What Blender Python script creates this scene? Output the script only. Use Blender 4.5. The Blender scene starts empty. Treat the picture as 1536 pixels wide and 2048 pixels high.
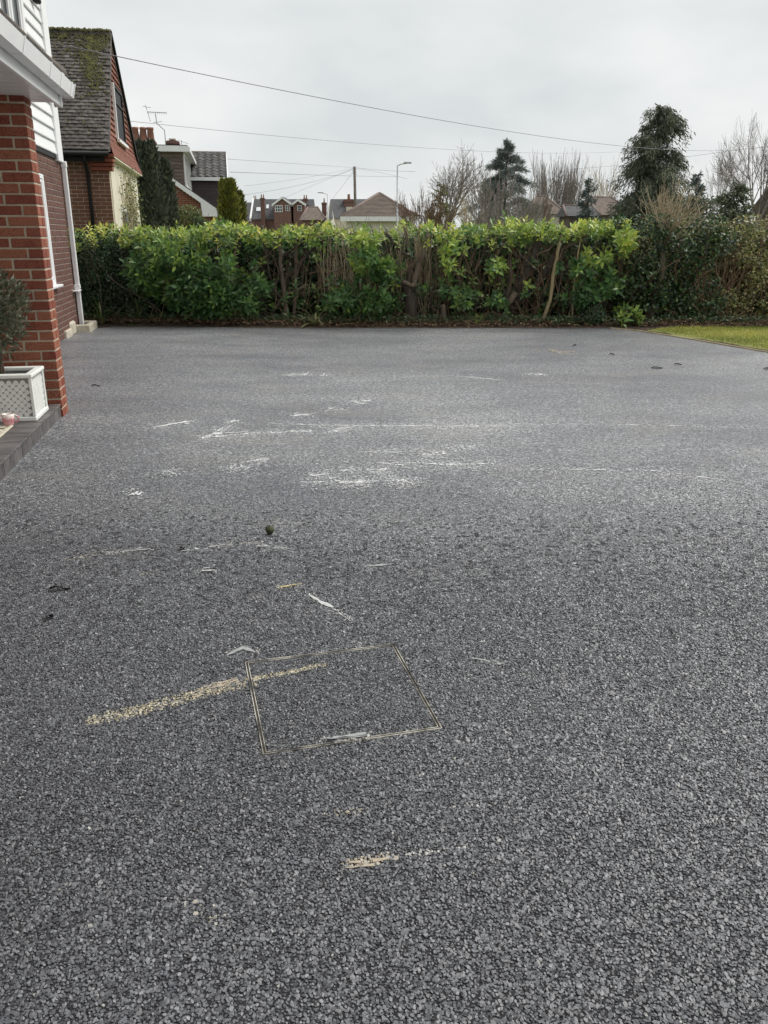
import bpy, math, random
import numpy as np
from mathutils import Vector, Matrix

# ------------------------------------------------------------------ camera
F = 1650.0; PITCH = math.radians(18.5); CAMH = 1.35
cp, sp = math.cos(PITCH), math.sin(PITCH)
scene = bpy.context.scene
cam_d = bpy.data.cameras.new('camera'); cam = bpy.data.objects.new('camera', cam_d)
scene.collection.objects.link(cam); scene.camera = cam
cam_d.sensor_fit = 'VERTICAL'; cam_d.sensor_height = 36.0
cam_d.lens = F / 2048.0 * 36.0
cam_d.clip_start = 0.05; cam_d.clip_end = 3000
cam.location = (0, 0, CAMH); cam.rotation_euler = (math.pi / 2 - PITCH, 0, 0)

# ------------------------------------------------------------------ sky, sun, exposure
SUN_EL = math.radians(50); SUN_AZ = math.radians(68)      # azimuth from +Y towards +X
world = bpy.data.worlds.new('World'); scene.world = world; world.use_nodes = True
wn = world.node_tree; wn.nodes.clear()
def wnode(t, **kw):
    n = wn.nodes.new(t)
    for k, v in kw.items(): setattr(n, k, v)
    return n
out = wnode('ShaderNodeOutputWorld'); bg = wnode('ShaderNodeBackground'); bg.inputs['Strength'].default_value = 0.05
sky = wnode('ShaderNodeTexSky'); sky.sky_type = 'NISHITA'; sky.sun_disc = False
sky.sun_elevation = SUN_EL; sky.sun_rotation = SUN_AZ; sky.air_density = 1.0; sky.dust_density = 3.0
tc = wnode('ShaderNodeTexCoord'); mp = wnode('ShaderNodeMapping'); mp.inputs['Scale'].default_value = (1.0, 1.0, 2.2)
nz = wnode('ShaderNodeTexNoise'); nz.inputs['Scale'].default_value = 2.5; nz.inputs['Detail'].default_value = 5; nz.inputs['Roughness'].default_value = 0.5
rp = wnode('ShaderNodeValToRGB')
rp.color_ramp.elements[0].position = 0.38; rp.color_ramp.elements[0].color = (7.15, 7.55, 7.6, 1)
rp.color_ramp.elements[1].position = 0.63; rp.color_ramp.elements[1].color = (9.3, 9.4, 9.35, 1)
mix = wnode('ShaderNodeMix', data_type='RGBA'); mix.inputs[0].default_value = 0.95
wn.links.new(tc.outputs['Generated'], mp.inputs['Vector']); wn.links.new(mp.outputs[0], nz.inputs['Vector'])
wn.links.new(nz.outputs['Fac'], rp.inputs[0])
wn.links.new(sky.outputs[0], mix.inputs[6]); wn.links.new(rp.outputs[0], mix.inputs[7])
wn.links.new(mix.outputs[2], bg.inputs['Color']); wn.links.new(bg.outputs[0], out.inputs['Surface'])

sd = bpy.data.lights.new('sun', 'SUN'); sun = bpy.data.objects.new('sun', sd); scene.collection.objects.link(sun)
sd.energy = 1.5; sd.angle = math.radians(40); sd.color = (1.0, 0.97, 0.92)
sdir = Vector((math.sin(SUN_AZ) * math.cos(SUN_EL), math.cos(SUN_AZ) * math.cos(SUN_EL), math.sin(SUN_EL)))
sun.rotation_euler = sdir.to_track_quat('Z', 'Y').to_euler(); sun.location = sdir * 60

vs = scene.view_settings; vs.view_transform = 'Standard'; vs.look = 'None'; vs.exposure = 1.0; vs.gamma = 1.0; vs.use_curve_mapping = False
scene.cycles.use_denoising = True
scene.cycles.max_bounces = 5; scene.cycles.diffuse_bounces = 3; scene.cycles.glossy_bounces = 2
scene.cycles.transmission_bounces = 3; scene.cycles.transparent_max_bounces = 6
scene.cycles.use_adaptive_sampling = True; scene.cycles.adaptive_threshold = 0.02

# ------------------------------------------------------------------ measuring helpers (metres)
def ray(px, py):
    u = (px - 768) / F; v = (1024 - py) / F
    return (u, cp + v * sp, -sp + v * cp)
def at(px, py, Y):
    r = ray(px, py); t = Y / r[1]; return Vector((r[0] * t, Y, CAMH + r[2] * t))
def gnd(px, py, z=0.0):
    r = ray(px, py); t = (z - CAMH) / r[2]; return Vector((r[0] * t, r[1] * t, z))
AZ = math.radians(-10.04)                                   # the street runs 10 degrees left of the view
dv = Vector((math.sin(AZ), math.cos(AZ), 0)); nv = Vector((math.cos(AZ), -math.sin(AZ), 0))
def W(b, a, z=0.0): return dv * a + nv * b + Vector((0, 0, z))
def ona(px, py, a):
    r = Vector(ray(px, py)); t = a / (r.dot(dv)); q = r * t
    return (q.dot(nv), a, CAMH + q.z)

# ------------------------------------------------------------------ mesh helpers
COL = scene.collection
def link(o, parent=None):
    COL.objects.link(o)
    if parent is not None: o.parent = parent
    return o
class MB:
    def __init__(s): s.v = []; s.f = []
    def add(s, vs_, fs):
        k = len(s.v); s.v += [tuple(p) for p in vs_]; s.f += [tuple(i + k for i in f) for f in fs]
    def box(s, x0, x1, y0, y1, z0, z1, M=None):
        p = [(x0,y0,z0),(x1,y0,z0),(x1,y1,z0),(x0,y1,z0),(x0,y0,z1),(x1,y0,z1),(x1,y1,z1),(x0,y1,z1)]
        if M is not None: p = [M @ Vector(q) for q in p]
        s.add(p, [(0,3,2,1),(4,5,6,7),(0,1,5,4),(1,2,6,5),(2,3,7,6),(3,0,4,7)])
    def cbox(s, x0, x1, y0, y1, z0, z1, c, M=None):           # box with chamfered edges
        xs, ys, zs = (x0, x1), (y0, y1), (z0, z1); V = {}; P = []
        for i in (0,1):
            for j in (0,1):
                for k in (0,1):
                    sx, sy, sz = (c if i == 0 else -c), (c if j == 0 else -c), (c if k == 0 else -c)
                    for ax, q in (('x',(xs[i], ys[j]+sy, zs[k]+sz)),('y',(xs[i]+sx, ys[j], zs[k]+sz)),('z',(xs[i]+sx, ys[j]+sy, zs[k]))):
                        V[(ax,i,j,k)] = len(P); P.append(q if M is None else M @ Vector(q))
        f = []
        for i in (0,1):
            q = [V[('x',i,0,0)],V[('x',i,1,0)],V[('x',i,1,1)],V[('x',i,0,1)]]; f.append(q if i else q[::-1])
            q = [V[('y',0,i,0)],V[('y',1,i,0)],V[('y',1,i,1)],V[('y',0,i,1)]]; f.append(q[::-1] if i else q)
            q = [V[('z',0,0,i)],V[('z',1,0,i)],V[('z',1,1,i)],V[('z',0,1,i)]]; f.append(q if i else q[::-1])
        for i in (0,1):
            for j in (0,1):
                fl = (i == j)
                q = [V[('x',i,j,0)],V[('y',i,j,0)],V[('y',i,j,1)],V[('x',i,j,1)]]; f.append(q if fl else q[::-1])
                q = [V[('x',i,0,j)],V[('z',i,0,j)],V[('z',i,1,j)],V[('x',i,1,j)]]; f.append(q[::-1] if fl else q)
                q = [V[('y',0,i,j)],V[('z',0,i,j)],V[('z',1,i,j)],V[('y',1,i,j)]]; f.append(q if fl else q[::-1])
                for k in (0,1):
                    q = [V[('x',i,j,k)],V[('y',i,j,k)],V[('z',i,j,k)]]; f.append(q if (i+j+k) % 2 else q[::-1])
        s.add(P, f)
    def tube(s, pts, rad, n=6, cap=True):
        pts = [Vector(p) for p in pts]
        if not hasattr(rad, '__len__'): rad = [rad] * len(pts)
        V = []; ref = None
        for i, p in enumerate(pts):
            t = (pts[min(i+1, len(pts)-1)] - pts[max(i-1, 0)])
            if t.length < 1e-9: t = Vector((0,0,1))
            t.normalize()
            if ref is None: ref = Vector((0,0,1)) if abs(t.z) < .9 else Vector((1,0,0))
            u = t.cross(ref)
            if u.length < 1e-6: u = t.orthogonal()
            u.normalize(); w = t.cross(u); ref = w.cross(t) if False else ref
            for k in range(n):
                a = 2 * math.pi * k / n; V.append(p + (u * math.cos(a) + w * math.sin(a)) * rad[i])
        f = []
        for i in range(len(pts)-1):
            for k in range(n): f.append((i*n+k, i*n+(k+1)%n, (i+1)*n+(k+1)%n, (i+1)*n+k))
        if cap: f.append(tuple(range(n))[::-1]); f.append(tuple((len(pts)-1)*n+k for k in range(n)))
        s.add(V, f)
    def prism(s, poly, axis, t0, t1):                         # polygon (u,v) extruded along axis 0/1/2
        n = len(poly); V = []
        for t in (t0, t1):
            for (u, v) in poly:
                V.append((t,u,v) if axis == 0 else (u,t,v) if axis == 1 else (u,v,t))
        f = [tuple(range(n))[::-1], tuple(range(n, 2*n))]
        for i in range(n): f.append((i, (i+1)%n, n+(i+1)%n, n+i))
        s.add(V, f)
    def lathe(s, prof, n=16, c=(0,0,0)):
        V = []
        for r, z in prof:
            for k in range(n):
                a = 2*math.pi*k/n; V.append((c[0]+r*math.cos(a), c[1]+r*math.sin(a), c[2]+z))
        f = []
        for i in range(len(prof)-1):
            for k in range(n): f.append((i*n+k, i*n+(k+1)%n, (i+1)*n+(k+1)%n, (i+1)*n+k))
        s.add(V, f)
    def build(s, name, mat, parent=None, off=(0,0,0), smooth=False):
        me = bpy.data.meshes.new(name)
        o = Vector(off); me.from_pydata([(p[0]-o.x, p[1]-o.y, p[2]-o.z) for p in s.v], [], s.f)
        import bmesh
        bm = bmesh.new(); bm.from_mesh(me); bmesh.ops.recalc_face_normals(bm, faces=bm.faces); bm.to_mesh(me); bm.free()
        if mat: me.materials.append(mat)
        if smooth: me.polygons.foreach_set('use_smooth', [True]*len(me.polygons))
        return link(bpy.data.objects.new(name, me), parent)
def npmesh(name, V, T, mat, parent=None, attrs=None, smooth=False):
    V = np.asarray(V, np.float32); T = np.asarray(T, np.int32); k = T.shape[1]
    me = bpy.data.meshes.new(name); me.vertices.add(len(V)); me.vertices.foreach_set('co', V.ravel())
    me.loops.add(T.size); me.loops.foreach_set('vertex_index', T.ravel())
    me.polygons.add(len(T)); me.polygons.foreach_set('loop_start', np.arange(0, T.size, k, dtype=np.int32))
    me.polygons.foreach_set('loop_total', np.full(len(T), k, np.int32))
    if smooth: me.polygons.foreach_set('use_smooth', np.ones(len(T), bool))
    me.update(calc_edges=True)
    for nme, arr in (attrs or {}).items():
        at_ = me.attributes.new(nme, 'FLOAT', 'POINT'); at_.data.foreach_set('value', np.asarray(arr, np.float32))
    if mat: me.materials.append(mat)
    return link(bpy.data.objects.new(name, me), parent)
def empty(name, loc=(0,0,0), rz=0.0, parent=None):
    o = bpy.data.objects.new(name, None); o.empty_display_size = .1; o.location = loc; o.rotation_euler = (0,0,rz)
    return link(o, parent)
def tag(o, label=None, cat=None, group=None, kind=None):
    if label: o['label'] = label
    if cat: o['category'] = cat
    if group: o['group'] = group
    if kind: o['kind'] = kind
    return o
def nrm(a): return a / np.maximum(np.linalg.norm(a, axis=-1, keepdims=True), 1e-9)
def leaves(name, P, D, N, L, Wd, tone, mat, parent, fold=.12, curl=.12):
    P, D = np.asarray(P, float), nrm(np.asarray(D, float)); S = nrm(np.cross(D, N)); N = np.cross(S, D)
    n = len(P); L = np.broadcast_to(L, n)[:, None]; Wd = np.broadcast_to(Wd, n)[:, None]
    V = np.empty((n, 5, 3))
    V[:,0] = P; V[:,1] = P + D*L*.5 - S*Wd*.5 + N*Wd*fold; V[:,2] = P + D*L*.5 + S*Wd*.5 + N*Wd*fold
    V[:,3] = P + D*L*.98 - N*L*curl; V[:,4] = P + D*L*.5
    q = np.arange(n)[:, None]*5
    T = np.concatenate([q+[0,4,1], q+[0,2,4], q+[1,4,3], q+[4,2,3]])
    return npmesh(name, V.reshape(-1,3), T, mat, parent, {'tone': np.repeat(np.asarray(tone), 5)}, smooth=True)

# ------------------------------------------------------------------ materials
def newmat(name):
    m = bpy.data.materials.new(name); m.use_nodes = True; nt = m.node_tree
    return m, nt, nt.nodes['Principled BSDF'], nt.nodes['Material Output']
def N_(nt, t, **kw):
    n = nt.nodes.new(t)
    for k, v in kw.items(): setattr(n, k, v)
    return n
def ramp(nt, cols, pos=None):
    r = N_(nt, 'ShaderNodeValToRGB'); cr = r.color_ramp; n = len(cols)
    pos = pos or [i/(n-1) for i in range(n)]
    while len(cr.elements) < n: cr.elements.new(.5)
    for e, c, p in zip(cr.elements, cols, pos): e.position = p; e.color = (*c, 1) if len(c) == 3 else c
    return r
def noise(nt, vec, scale, detail=3, rough=.55, dist=0):
    n = N_(nt, 'ShaderNodeTexNoise'); n.inputs['Scale'].default_value = scale; n.inputs['Detail'].default_value = detail
    n.inputs['Roughness'].default_value = rough; n.inputs['Distortion'].default_value = dist
    if vec is not None: nt.links.new(vec, n.inputs['Vector'])
    return n
def math_(nt, op, a, b=None, c=None):
    n = N_(nt, 'ShaderNodeMath', operation=op)
    for i, x in enumerate((a, b, c)):
        if x is None: continue
        if isinstance(x, (int, float)): n.inputs[i].default_value = x
        else: nt.links.new(x, n.inputs[i])
    return n.outputs[0]
def mixc(nt, fac, a, b, mode='MIX'):
    n = N_(nt, 'ShaderNodeMix', data_type='RGBA'); n.blend_type = mode
    for s, x in ((n.inputs[0], fac), (n.inputs[6], a), (n.inputs[7], b)):
        if isinstance(x, (int, float)): s.default_value = x
        elif isinstance(x, tuple): s.default_value = (*x, 1)
        else: nt.links.new(x, s)
    return n.outputs[2]
def objvec(nt, rnd=True, scale=(1,1,1)):
    tc = N_(nt, 'ShaderNodeTexCoord'); oi = N_(nt, 'ShaderNodeObjectInfo')
    if not rnd and scale == (1,1,1): return tc.outputs['Object'], oi.outputs['Random']
    mpn = N_(nt, 'ShaderNodeMapping'); mpn.inputs['Scale'].default_value = scale
    nt.links.new(tc.outputs['Object'], mpn.inputs['Vector'])
    if rnd: nt.links.new(math_(nt, 'MULTIPLY', oi.outputs['Random'], 37.0), mpn.inputs['Location'])
    return mpn.outputs[0], oi.outputs['Random']
def bump(nt, bs, h, strength, dist=.01):
    b = N_(nt, 'ShaderNodeBump'); b.inputs['Strength'].default_value = strength; b.inputs['Distance'].default_value = dist
    nt.links.new(h, b.inputs['Height']); nt.links.new(b.outputs[0], bs.inputs['Normal'])
def pmat(name, cols, scale=8, rough=.6, bmp=0, bscale=None, rnd=0.0, stretch=(1,1,1), spec=.5, metal=0, bdist=.01, lo=.3, hi=.7):
    m, nt, bs, o = newmat(name)
    vec, r = objvec(nt, rnd > 0, stretch)
    nn = noise(nt, vec, scale, 5, .6)
    n = len(cols); rr = ramp(nt, cols, [lo+(hi-lo)*i/(n-1) for i in range(n)]); nt.links.new(nn.outputs['Fac'], rr.inputs[0])
    c = rr.outputs[0]
    if rnd:
        v = N_(nt, 'ShaderNodeMapRange'); v.inputs[3].default_value = 1-rnd; v.inputs[4].default_value = 1+rnd; nt.links.new(r, v.inputs[0])
        hs = N_(nt, 'ShaderNodeHueSaturation'); nt.links.new(v.outputs[0], hs.inputs['Value']); nt.links.new(c, hs.inputs['Color']); c = hs.outputs[0]
    nt.links.new(c, bs.inputs['Base Color']); bs.inputs['Roughness'].default_value = rough; bs.inputs['Metallic'].default_value = metal
    bs.inputs['Specular IOR Level'].default_value = spec
    if bmp:
        b2 = noise(nt, vec, bscale or scale*4, 4, .6); bump(nt, bs, b2.outputs['Fac'], bmp, bdist)
    return m
def brickmat(name, cols, rough=.8, fleck=.5):
    m, nt, bs, o = newmat(name); vec, r = objvec(nt)
    n1 = noise(nt, vec, 9, 4); n2 = noise(nt, vec, 120, 3)
    k = math_(nt, 'ADD', math_(nt, 'MULTIPLY', r, .62), math_(nt, 'MULTIPLY', n1.outputs['Fac'], .38))
    rr = ramp(nt, cols); nt.links.new(k, rr.inputs[0])
    fl = ramp(nt, [(.25,.2,.18),(1,1,1)], [.36, .52]); nt.links.new(n2.outputs['Fac'], fl.inputs[0])
    c = mixc(nt, fleck, rr.outputs[0], fl.outputs[0], 'MULTIPLY'); nt.links.new(c, bs.inputs['Base Color'])
    bs.inputs['Roughness'].default_value = rough; bs.inputs['Specular IOR Level'].default_value = .3
    bump(nt, bs, n2.outputs['Fac'], .5, .004); return m
def leafmat(name, cols, pos=None, rough=.4, transl=.25, vary=.25):
    m, nt, bs, o = newmat(name)
    a = N_(nt, 'ShaderNodeAttribute', attribute_name='tone')
    rr = ramp(nt, cols, pos); nt.links.new(a.outputs['Fac'], rr.inputs[0])
    geo = N_(nt, 'ShaderNodeNewGeometry')
    v = N_(nt, 'ShaderNodeMapRange'); v.inputs[3].default_value = 1-vary; v.inputs[4].default_value = 1+vary
    nt.links.new(geo.outputs['Random Per Island'], v.inputs[0])
    hs = N_(nt, 'ShaderNodeHueSaturation'); nt.links.new(v.outputs[0], hs.inputs['Value']); nt.links.new(rr.outputs[0], hs.inputs['Color'])
    nt.links.new(hs.outputs[0], bs.inputs['Base Color']); bs.inputs['Roughness'].default_value = rough
    if transl:
        t = N_(nt, 'ShaderNodeBsdfTranslucent'); nt.links.new(hs.outputs[0], t.inputs['Color'])
        mx = N_(nt, 'ShaderNodeMixShader'); mx.inputs[0].default_value = transl
        nt.links.new(bs.outputs[0], mx.inputs[1]); nt.links.new(t.outputs[0], mx.inputs[2]); nt.links.new(mx.outputs[0], o.inputs['Surface'])
    return m

M = {}
M['white'] = pmat('white_upvc', [(.80,.80,.81),(.87,.87,.87)], 3, .35, rnd=.02)
M['board'] = pmat('white_board', [(.76,.77,.78),(.84,.84,.84)], 5, .5, .08, 60, rnd=.03, stretch=(1,1,8))
M['soffit'] = pmat('soffit_upvc', [(.70,.69,.70),(.76,.75,.76)], 3, .3)
M['mortar'] = pmat('mortar_buff', [(.42,.37,.28),(.58,.52,.41)], 30, .9, .5, 200)
M['mortar_grey'] = pmat('mortar_pinkish', [(.36,.31,.28),(.48,.43,.39)], 30, .9, .5, 200)
M['brick_red'] = brickmat('brick_red', [(.10,.042,.038),(.21,.06,.042),(.29,.09,.056),(.36,.14,.085),(.25,.07,.047),(.10,.04,.036)], fleck=.75)
M['brick_plum'] = brickmat('brick_plum', [(.10,.058,.047),(.17,.088,.068),(.13,.07,.058),(.21,.11,.082)])
M['brick_brown'] = brickmat('brick_brown', [(.13,.06,.042),(.20,.088,.056),(.16,.075,.055),(.22,.10,.062)])
M['brick_far'] = pmat('brick_far', [(.14,.078,.066),(.20,.112,.092)], 3, .9, rnd=.1)
M['slate_step'] = pmat('slate_paving', [(.065,.062,.064),(.17,.155,.148)], 7, .5, .35, 40, rnd=.2, stretch=(1,3,1))
M['glass'] = pmat('window_glass', [(.02,.025,.03),(.05,.055,.06)], 1, .05, spec=.8)
M['black'] = pmat('black_pvc', [(.008,.008,.009),(.014,.014,.015)], 3, .5, spec=.2)
M['concrete'] = pmat('concrete_surround', [(.42,.38,.29),(.62,.57,.47)], 14, .9, .5, 90)
M['porch_tile'] = pmat('porch_tile', [(.07,.06,.055),(.17,.145,.125)], 12, .85, .5, 70, rnd=.2)
M['roof_tile'] = pmat('clay_tile_weathered', [(.046,.039,.036),(.092,.080,.074),(.155,.138,.125)], 14, .85, .4, 60, rnd=.45)
M['hung_tile'] = pmat('hung_tile', [(.17,.06,.042),(.26,.095,.062)], 10, .8, .3, 60, rnd=.2)
M['moss'] = pmat('moss', [(.035,.034,.014),(.075,.073,.022),(.14,.13,.042)], 8, .95, .6, 50)
M['cream'] = pmat('cream_render', [(.62,.58,.46),(.74,.70,.58)], 4, .9, .3, 40)
M['bark'] = pmat('bark', [(.075,.055,.04),(.19,.15,.11)], 14, .9, .7, 60, stretch=(1,1,.25), rnd=.2)
M['bark_dark'] = pmat('bark_dark', [(.03,.024,.02),(.10,.08,.065)], 14, .9, .7, 60, stretch=(1,1,.25), rnd=.2)
M['bark_pale'] = pmat('bark_pale', [(.22,.17,.09),(.36,.29,.17)], 10, .85, .5, 60, stretch=(1,1,.3), rnd=.1)
M['twig'] = pmat('twig_grey', [(.17,.145,.13),(.30,.26,.235)], 3, .9)
M['twig_tan'] = pmat('twig_tan', [(.32,.255,.17),(.50,.42,.29)], 5, .9)
M['twig_brown'] = pmat('twig_brown', [(.12,.075,.05),(.24,.16,.10)], 5, .9)
M['laurel'] = leafmat('laurel_leaf', [(.022,.05,.024),(.10,.21,.065),(.34,.46,.09),(.68,.68,.13),(.74,.54,.16)], [0,.35,.62,.88,1.0], rough=.28, transl=.32)
M['darkleaf'] = leafmat('dark_leaf', [(.022,.044,.024),(.06,.11,.05),(.16,.22,.08)], rough=.4)
M['ivy'] = leafmat('ivy_leaf', [(.018,.036,.02),(.05,.10,.04),(.16,.22,.08)], rough=.36)
M['privet'] = leafmat('hedge_leaf', [(.05,.075,.025),(.14,.17,.05),(.34,.33,.12),(.44,.36,.19)], rough=.5)
M['conifer'] = leafmat('conifer_spray', [(.032,.045,.036),(.08,.10,.07),(.18,.20,.12)], rough=.75, transl=.1)
M['golden'] = leafmat('golden_spray', [(.05,.065,.015),(.17,.18,.03),(.42,.37,.07)], rough=.7, transl=.15)
M['cedar'] = leafmat('cedar_needles', [(.06,.08,.075),(.13,.16,.145),(.22,.26,.22)], rough=.7, transl=.1)
M['olive'] = leafmat('olive_leaf', [(.035,.045,.025),(.08,.095,.055),(.2,.22,.15)], rough=.5)
M['strap'] = leafmat('strap_leaf', [(.03,.055,.015),(.10,.15,.04),(.34,.34,.16)], rough=.45)
M['grass'] = leafmat('lawn_blade', [(.10,.15,.03),(.30,.33,.06),(.52,.50,.13)], rough=.6)
M['litter'] = leafmat('litter_leaf', [(.05,.03,.018),(.15,.085,.045),(.30,.21,.12)], rough=.8, transl=0)
M['soil'] = pmat('soil', [(.035,.024,.016),(.10,.07,.048)], 9, .95, .9, 40, bdist=.03)
M['lawn'] = pmat('lawn_turf', [(.12,.11,.04),(.22,.23,.06),(.15,.16,.04)], 3, .95, .8, 60, bdist=.02)
M['ground'] = pmat('rough_grass', [(.06,.09,.02),(.13,.15,.04)], .6, .95)
M['timber'] = pmat('weathered_timber', [(.10,.085,.07),(.2,.17,.14)], 6, .85, .4, 40, stretch=(1,1,.2))
M['galv'] = pmat('galvanised_steel', [(.38,.40,.42),(.5,.52,.54)], 4, .45, metal=.3)
M['wire'] = pmat('cable_sheath', [(.20,.19,.22),(.27,.25,.29)], 3, .6)
M['terracotta'] = pmat('terracotta', [(.22,.10,.066),(.31,.155,.10)], 8, .85)
M['roof_far'] = pmat('roof_slate_far', [(.06,.06,.066),(.11,.108,.11)], 2.5, .85, stretch=(1,1,1))
M['roof_brown'] = pmat('roof_brown_far', [(.10,.078,.066),(.19,.15,.125)], 2.0, .9)
M['timberclad'] = pmat('brown_cladding', [(.095,.068,.058),(.16,.12,.10)], 8, .75, .2, 40, rnd=.15)
M['planter'] = pmat('planter_white', [(.72,.73,.69),(.82,.82,.79)], 6, .6, .2, 50)
M['groove'] = pmat('planter_grey', [(.22,.23,.21),(.33,.34,.31)], 6, .7)
M['berry'] = pmat('red_glass', [(.14,.012,.012),(.25,.02,.02)], 6, .2)

# ================================================================== GROUND
def ashphalt():
    m, nt, bs, o = newmat('asphalt')
    tc = N_(nt, 'ShaderNodeTexCoord'); v = tc.outputs['Object']
    vo = N_(nt, 'ShaderNodeTexVoronoi'); vo.inputs['Scale'].default_value = 100; nt.links.new(v, vo.inputs['Vector'])
    sep = N_(nt, 'ShaderNodeSeparateColor'); nt.links.new(vo.outputs['Color'], sep.inputs[0])
    edge = ramp(nt, [(1,1,1),(.75,.75,.75),(.12,.12,.12)], [.0,.45,.8]); nt.links.new(vo.outputs['Distance'], edge.inputs[0])
    tone = ramp(nt, [(.08,.082,.09),(.205,.21,.226),(.345,.352,.375),(.55,.56,.58)], [0,.45,.85,1]); nt.links.new(sep.outputs[0], tone.inputs[0])  # paler than the near stones: grazing sheen of the far drive in colour
    c = mixc(nt, .8, tone.outputs[0], edge.outputs[0], 'MULTIPLY')
    # coarser grain so the speckle survives further off
    g = noise(nt, v, 32, 2, .7); gr = ramp(nt, [(.62,.62,.63),(1,1,1),(1.45,1.45,1.43)], [.35,.5,.66]); nt.links.new(g.outputs['Fac'], gr.inputs[0])
    c = mixc(nt, 1, c, gr.outputs[0], 'MULTIPLY')
    lp_ = noise(nt, v, .23, 2, .5); lr_ = ramp(nt, [(.74,.74,.76),(1.10,1.10,1.09)], [.40,.60]); nt.links.new(lp_.outputs['Fac'], lr_.inputs[0]); c = mixc(nt, 1, c, lr_.outputs[0], 'MULTIPLY')  # broad tone noise, aimed at putting house-side shade into the colour
    mp_ = N_(nt, 'ShaderNodeMapping'); mp_.inputs['Scale'].default_value = (.5, 1.0, 1); nt.links.new(v, mp_.inputs['Vector'])
    p = noise(nt, mp_.outputs[0], 1.3, 5, .62); pr = ramp(nt, [(.68,.68,.71),(1,1,1),(1.34,1.32,1.27)], [.33,.5,.7]); nt.links.new(p.outputs['Fac'], pr.inputs[0])
    c = mixc(nt, 1, c, pr.outputs[0], 'MULTIPLY')
    # dusty film, washed thicker on the far right of the drive
    q = noise(nt, mp_.outputs[0], 2.4, 6, .66); qr = ramp(nt, [(0,0,0),(1,1,1)], [.5,.72]); nt.links.new(q.outputs['Fac'], qr.inputs[0])
    c = mixc(nt, math_(nt, 'MULTIPLY', qr.outputs[0], .30), c, (.27,.245,.205))
    nt.links.new(c, bs.inputs['Base Color']); bs.inputs['Roughness'].default_value = .55; bs.inputs['Specular IOR Level'].default_value = .7; bs.inputs['Coat Weight'].default_value = .38; bs.inputs['Coat Roughness'].default_value = .42
    h = math_(nt, 'SUBTRACT', 1.0, vo.outputs['Distance'])
    h = math_(nt, 'ADD', h, math_(nt, 'MULTIPLY', sep.outputs[1], .5))
    bump(nt, bs, h, .40, .005)
    return m
M['asphalt'] = ashphalt()
def stonemat():
    m, nt, bs, o = newmat('coated_stone')
    a = N_(nt, 'ShaderNodeAttribute', attribute_name='tone', attribute_type='INSTANCER')
    s = N_(nt, 'ShaderNodeAttribute', attribute_name='stain', attribute_type='INSTANCER')
    h = N_(nt, 'ShaderNodeAttribute', attribute_name='hue', attribute_type='INSTANCER')
    tone = ramp(nt, [(.018,.0185,.022),(.064,.066,.076),(.124,.128,.144),(.20,.203,.216),(.34,.33,.30)], [0,.40,.78,.97,1]); nt.links.new(a.outputs['Fac'], tone.inputs[0])
    tcn = N_(nt, 'ShaderNodeTexCoord'); nn = noise(nt, tcn.outputs['Object'], 260, 3)
    gr = ramp(nt, [(.6,.6,.6),(1.25,1.25,1.25)], [.35,.65]); nt.links.new(nn.outputs['Fac'], gr.inputs[0])
    c = mixc(nt, 1, tone.outputs[0], gr.outputs[0], 'MULTIPLY')
    sc_ = ramp(nt, [(.66,.58,.38),(.56,.47,.34),(.60,.60,.58)], [0,.5,1]); nt.links.new(h.outputs['Fac'], sc_.inputs[0])
    c = mixc(nt, s.outputs['Fac'], c, sc_.outputs[0])
    nt.links.new(c, bs.inputs['Base Color']); bs.inputs['Roughness'].default_value = .40; bs.inputs['Specular IOR Level'].default_value = .8; bs.inputs['Coat Weight'].default_value = .75; bs.inputs['Coat Roughness'].default_value = .40
    bump(nt, bs, nn.outputs['Fac'], .35, .002)
    return m
M['stone'] = stonemat()

# big ground sheet out to the horizon, then the drive, the bed and the lawn laid over it
g = MB(); g.add([(-700,-60,-.012),(700,-60,-.012),(700,1200,-.012),(-700,1200,-.012)], [(0,1,2,3)])
tag(g.build('ground', M['ground']), kind='structure')
E0 = W(-2.34, -6); E1 = W(-2.34, 13.30)
drive_pts = [tuple(E0)[:2], (9.5,-6), (7.9,1.5), (5.55,7.9), (4.67,10.13), (4.10,11.75), (3.75,12.62), (3.45,12.92), (2.9,12.98), (.6,12.99), (-.6,13.02), (-2.6,13.12), (-4.2,13.26), tuple(E1)[:2]]
dm = MB(); dm.add([(x,y,0) for x,y in drive_pts], [tuple(range(len(drive_pts)))])
drive = tag(dm.build('driveway', M['asphalt']), kind='structure')
# planting bed: a low mound of soil under the hedge
bm_ = MB(); xs = np.linspace(-6.5, 14, 70); ys = np.linspace(12.9, 15.6, 14); rs = np.random.RandomState(2)
Vb = []
for j, y in enumerate(ys):
    for i, x in enumerate(xs):
        back = 13.0 + max(0, -(x+.6))*.07
        t = max(0, min(1, (y-back)/.5)); z = -.006 + (.012 if t > 0 else 0) + .075*t + rs.uniform(-.012,.012)*(t > 0.05)
        if y-back < 0: z = -.008
        Vb.append((x, y, z))
nx = len(xs); Fb = [(j*nx+i, j*nx+i+1, (j+1)*nx+i+1, (j+1)*nx+i) for j in range(len(ys)-1) for i in range(nx-1)]
bm_.add(Vb, Fb); bed = tag(bm_.build('planting_bed', M['soil'], smooth=True), kind='structure')
lw = MB(); lawn_pts = [(9.6,-6),(8.0,1.5),(5.66,7.9),(4.78,10.13),(4.22,11.75),(3.9,12.6),(4.3,13.05),(5.0,13.2),(16,13.35),(16,-6)]
rl = random.Random(12); lp2 = []
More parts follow.
